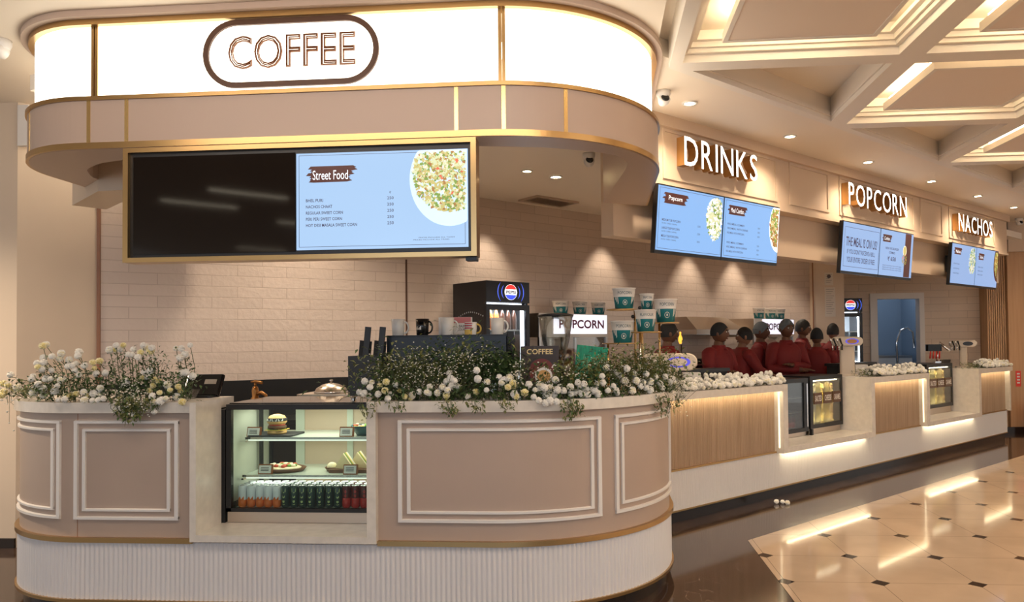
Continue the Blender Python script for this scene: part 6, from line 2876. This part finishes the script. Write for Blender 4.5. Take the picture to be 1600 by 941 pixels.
LB = zz([(80, 320), (25, 385, 1), (60, 400, 1), (130, 415), (30, 450, 1), (100, 430, 1), (15, 485, 1), (350, 90), (325, 100, 1), (465, 155), (455, 195), (600, 145), (590, 175), (525, 205), (395, 180), (280, 230), (290, 260, 1), (330, 225),
         (320, 280), (390, 285), (350, 260), (330, 190), (575, 235), (545, 250), (515, 255), (570, 285), (600, 320), (640, 250), (350, 350), (385, 350), (250, 330), (240, 350), (435, 335), (460, 360), (485, 355), (290, 390),
         (265, 430), (255, 455), (325, 425), (330, 475), (435, 405), (415, 445), (440, 510), (490, 505), (500, 480, 1), (535, 480, 1), (575, 465, 1), (635, 450), (660, 480, 1), (640, 510), (700, 515), (710, 465), (745, 510),
         (765, 465), (785, 500), (760, 420), (730, 310), (800, 305), (755, 215, 1), (705, 225, 1), (715, 270, 1), (830, 130), (880, 95), (935, 95, 1), (875, 130, 1), (910, 125), (1010, 125), (970, 165), (1000, 168), (1045, 185),
         (1065, 150, 1), (1085, 95), (1105, 110), (1150, 115), (1140, 140, 1), (1090, 300), (1140, 290), (1120, 335), (1080, 345, 1), (955, 375), (1200, 365, 1), (1175, 355, 1), (1160, 400, 1), (1135, 440, 1), (1270, 395),
         (1310, 385), (1290, 435, 1), (1210, 455, 1), (1350, 410, 1), (1370, 440, 1), (1155, 480), (1255, 500), (1215, 520), (1165, 525), (1340, 485), (1380, 525, 1), (1335, 120), (1375, 120), (1440, 95), (1400, 165),
         (1365, 190), (1380, 310), (1410, 300), (1460, 330, 1), (1020, 620), (1170, 600, 1)], 4.85, 0, 520)


def base_left(p):
    e = edge_at(max(30, min(300, px_of(p)[0] * .8 + 30)))
    return Vector((e.x * .5 + p.x * .5, max(e.y + .05, p.y + .02), 1.238))


DG = ['leaf_dark', 'leaf_dark', 'leaf_mid']
MG = ['leaf_mid', 'leaf_olive', 'leaf_dark']
OG = ['leaf_olive', 'leaf_olive', 'leaf_mid']
arrangement('flower_arrangement', 'tall loose white and cream flower arrangement on the left end of the round counter', 'flower arrangement', (-3.0, 4.35, 1.2365), LB, .0225, base_left, 21,
            [(185, 610, 30, 12, .08, 420, DG, .035), (60, 610, 25, 9, .06, 260, MG, .035), (110, 600, 30, 12, .08, 240, DG, .03), (250, 600, 28, 14, .08, 320, DG, .035), (195, 575, 18, 14, .16, 120, DG, .028),
             (240, 570, 12, 12, .16, 90, DG, .028), (292, 585, 8, 12, .14, 90, DG, .028), (160, 590, 12, 14, .16, 90, DG, .028)],
            [(205, 610, 12, 8, .0, 50, .0045), (205, 634, 14, 9, -.04, 110, .005), (240, 563, 10, 8, .14, 40, .005), (15, 620, 8, 14, .0, 24, .006)],
            [(190, 622, 195, 652, 130), (205, 622, 208, 655, 150), (222, 622, 215, 650, 110), (240, 622, 240, 640, 40)])

RB = zz([(165, 640), (225, 650), (210, 690), (120, 735), (165, 735), (200, 765), (150, 750), (295, 680, 1), (350, 645, 1), (340, 720, 1), (280, 750), (390, 755), (365, 790), (430, 670), (465, 720, 1), (510, 770, 1), (560, 780, 1), (575, 760), (635, 730),
         (725, 690), (720, 745), (700, 735), (795, 740), (890, 570), (870, 640), (940, 635), (905, 615), (835, 690), (880, 715), (965, 685), (870, 760, 1), (915, 680), (1055, 770), (1130, 545), (1140, 620), (1125, 730, 1),
         (1215, 715), (1220, 645), (1325, 605), (1345, 650), (1370, 630), (1415, 610), (1400, 690, 1), (1450, 680, 1), (1440, 655, 1), (1455, 750)], 5.517, 540, 480)
RB += zz([(225, 605), (170, 715, 1), (60, 770, 1), (40, 620, 1), (360, 605), (310, 680), (385, 680), (435, 650), (440, 700), (510, 650), (580, 545), (500, 730), (570, 750), (605, 680), (640, 640), (690, 690), (290, 775), (360, 820), (450, 785),
          (450, 855), (510, 825), (595, 840), (780, 640), (785, 730), (840, 710), (880, 580), (905, 620), (905, 700), (965, 600), (985, 665), (940, 740), (1010, 750), (1145, 610), (1110, 690), (1150, 735), (1215, 585), (1255, 380),
          (1080, 690), (1205, 495)], 8.556, 800, 530)
RB += zz([(600, 632), (750, 640), (660, 670), (650, 770), (670, 800), (735, 730), (800, 680), (890, 680), (870, 740), (850, 770), (890, 780), (920, 735), (920, 800), (1010, 780), (990, 750), (960, 700), (1030, 700), (1060, 790), (790, 800),
          (610, 800), (680, 820), (1085, 720), (1110, 830), (700, 690), (820, 730), (1130, 740), (1160, 790), (1060, 740)], 4.70, 820, 440)
random.seed(5)
random.shuffle(RB)


def base_right(p):
    e = edge_at(max(600, min(1030, px_of(p)[0])))
    return Vector((e.x * .6 + p.x * .4, e.y + .10, 1.238))


arrangement('flower_arrangement', 'wide dense flower arrangement of white pompoms and greenery on the right of the round counter', 'flower arrangement', (-.4, 4.3, 1.2365), RB, .0225, base_right, 33,
            [(640, 588, 36, 19, .20, 2000, OG, .036), (725, 580, 38, 21, .20, 2200, MG, .036), (778, 578, 24, 15, .17, 900, DG, .036), (858, 614, 30, 8, .12, 500, MG, .032), (905, 592, 32, 14, .14, 1000, OG, .034),
             (970, 577, 26, 14, .14, 1000, OG, .034), (1025, 580, 24, 17, .12, 1100, OG, .034), (1050, 605, 14, 12, .05, 260, OG, .026), (760, 615, 90, 9, .06, 500, DG, .034), (930, 612, 70, 9, .06, 420, DG, .032), (620, 612, 30, 10, .06, 200, DG, .034), (596, 580, 5, 14, .16, 60, DG, .03)],
            [(650, 582, 32, 18, .10, 330, .0040), (715, 562, 20, 16, .12, 110, .0040), (745, 570, 22, 14, .12, 110, .0040), (808, 585, 8, 12, .05, 50, .0050), (690, 600, 40, 12, .08, 140, .0040), (1000, 580, 34, 16, .06, 180, .0040),
             (1050, 620, 20, 12, -.02, 90, .0055), (890, 590, 34, 12, .08, 110, .0048)],
            [(575, 622, 575, 652, 40), (700, 625, 708, 648, 70), (745, 625, 750, 640, 50), (890, 625, 892, 652, 80), (900, 625, 905, 650, 40), (1030, 618, 1035, 645, 90), (1055, 615, 1050, 640, 80), (620, 625, 622, 640, 30), (790, 625, 795, 640, 40)])


# low dense white blossoms along the long counter
def low_flowers(label, s0, s1, n, seed, greens):
    random.seed(seed)
    base = D1((s0 + s1) / 2, 4.14, ZT)
    t = thing('flower_garland', label, 'flowers', base, PI / 4, 'white blossom garlands on the long counter')
    st = MB()
    L = s1 - s0
    pts = []
    for q in range(n):
        x = random.uniform(-L / 2, L / 2)
        y = random.uniform(-.12, .10)
        pts.append((x, y, .024 + random.uniform(0, .10) * (1 - max(0, -y) / .14)))
    pts.sort(key=lambda p: p[1])
    mo = MB()
    mo.use('bloom_white', True)
    for i, p in enumerate(pts):
        r = random.uniform(.021, .027)
        if i < 100:
            add_bloom(t, p, r, False, (random.uniform(-.9, .2), random.uniform(-1, -.2), random.uniform(.1, .9)))
        else:
            mo.mesh(BM[0], Matrix.Translation(p) @ Matrix.Scale(r, 4))
        st.use('stem_green').tube([(p[0] + random.uniform(-.05, .05), p[1] + .06, .002), p], .002, 3, False)
    if mo.f:
        mo.build('rear_blooms', None, t)['kind'] = 'stuff'
    for x, c in greens:
        for q in range(c):
            st.use(random.choice(OG + ['leaf_dark']))
            leaf(st, (x * L / 2 + random.gauss(0, .12), random.uniform(-.02, .14), random.uniform(.005, .08)), (random.uniform(-1, 1), random.uniform(-1, 1), random.uniform(-.1, .7)), random.uniform(.025, .05), .008)
    for q in range(int(L * 90)):
        st.use(random.choice(['leaf_mid', 'leaf_dark']))
        leaf(st, (random.uniform(-L / 2, L / 2), random.uniform(-.08, .12), random.uniform(.003, .04)), (random.uniform(-1, 1), random.uniform(-1, 1), random.uniform(-.1, .5)), .03, .008)
    st.build('leaves', None, t)['kind'] = 'stuff'
    return t


low_flowers('white blossom garland on the near section of the long counter', 5.10, 6.66, 250, 61, [(.05, 120)])
low_flowers('white blossom garland on the middle section of the long counter', 8.62, 9.95, 210, 62, [(-1.0, 160)])
low_flowers('white blossom garland on the far section of the long counter by the oak wall', 12.0, 13.0, 150, 63, [(-1.25, 160)])
t = thing('fallen_blossom', 'white blossom fallen on the dark floor by the long counter', 'blossom', (1.702, 7.30, 0.0005))
random.seed(4)
for p in ((-.03, 0, .022), (.03, .01, .018), (.07, -.01, .015)):
    add_bloom(t, p, .024, False, (random.uniform(-.5, .5), -.6, .8))
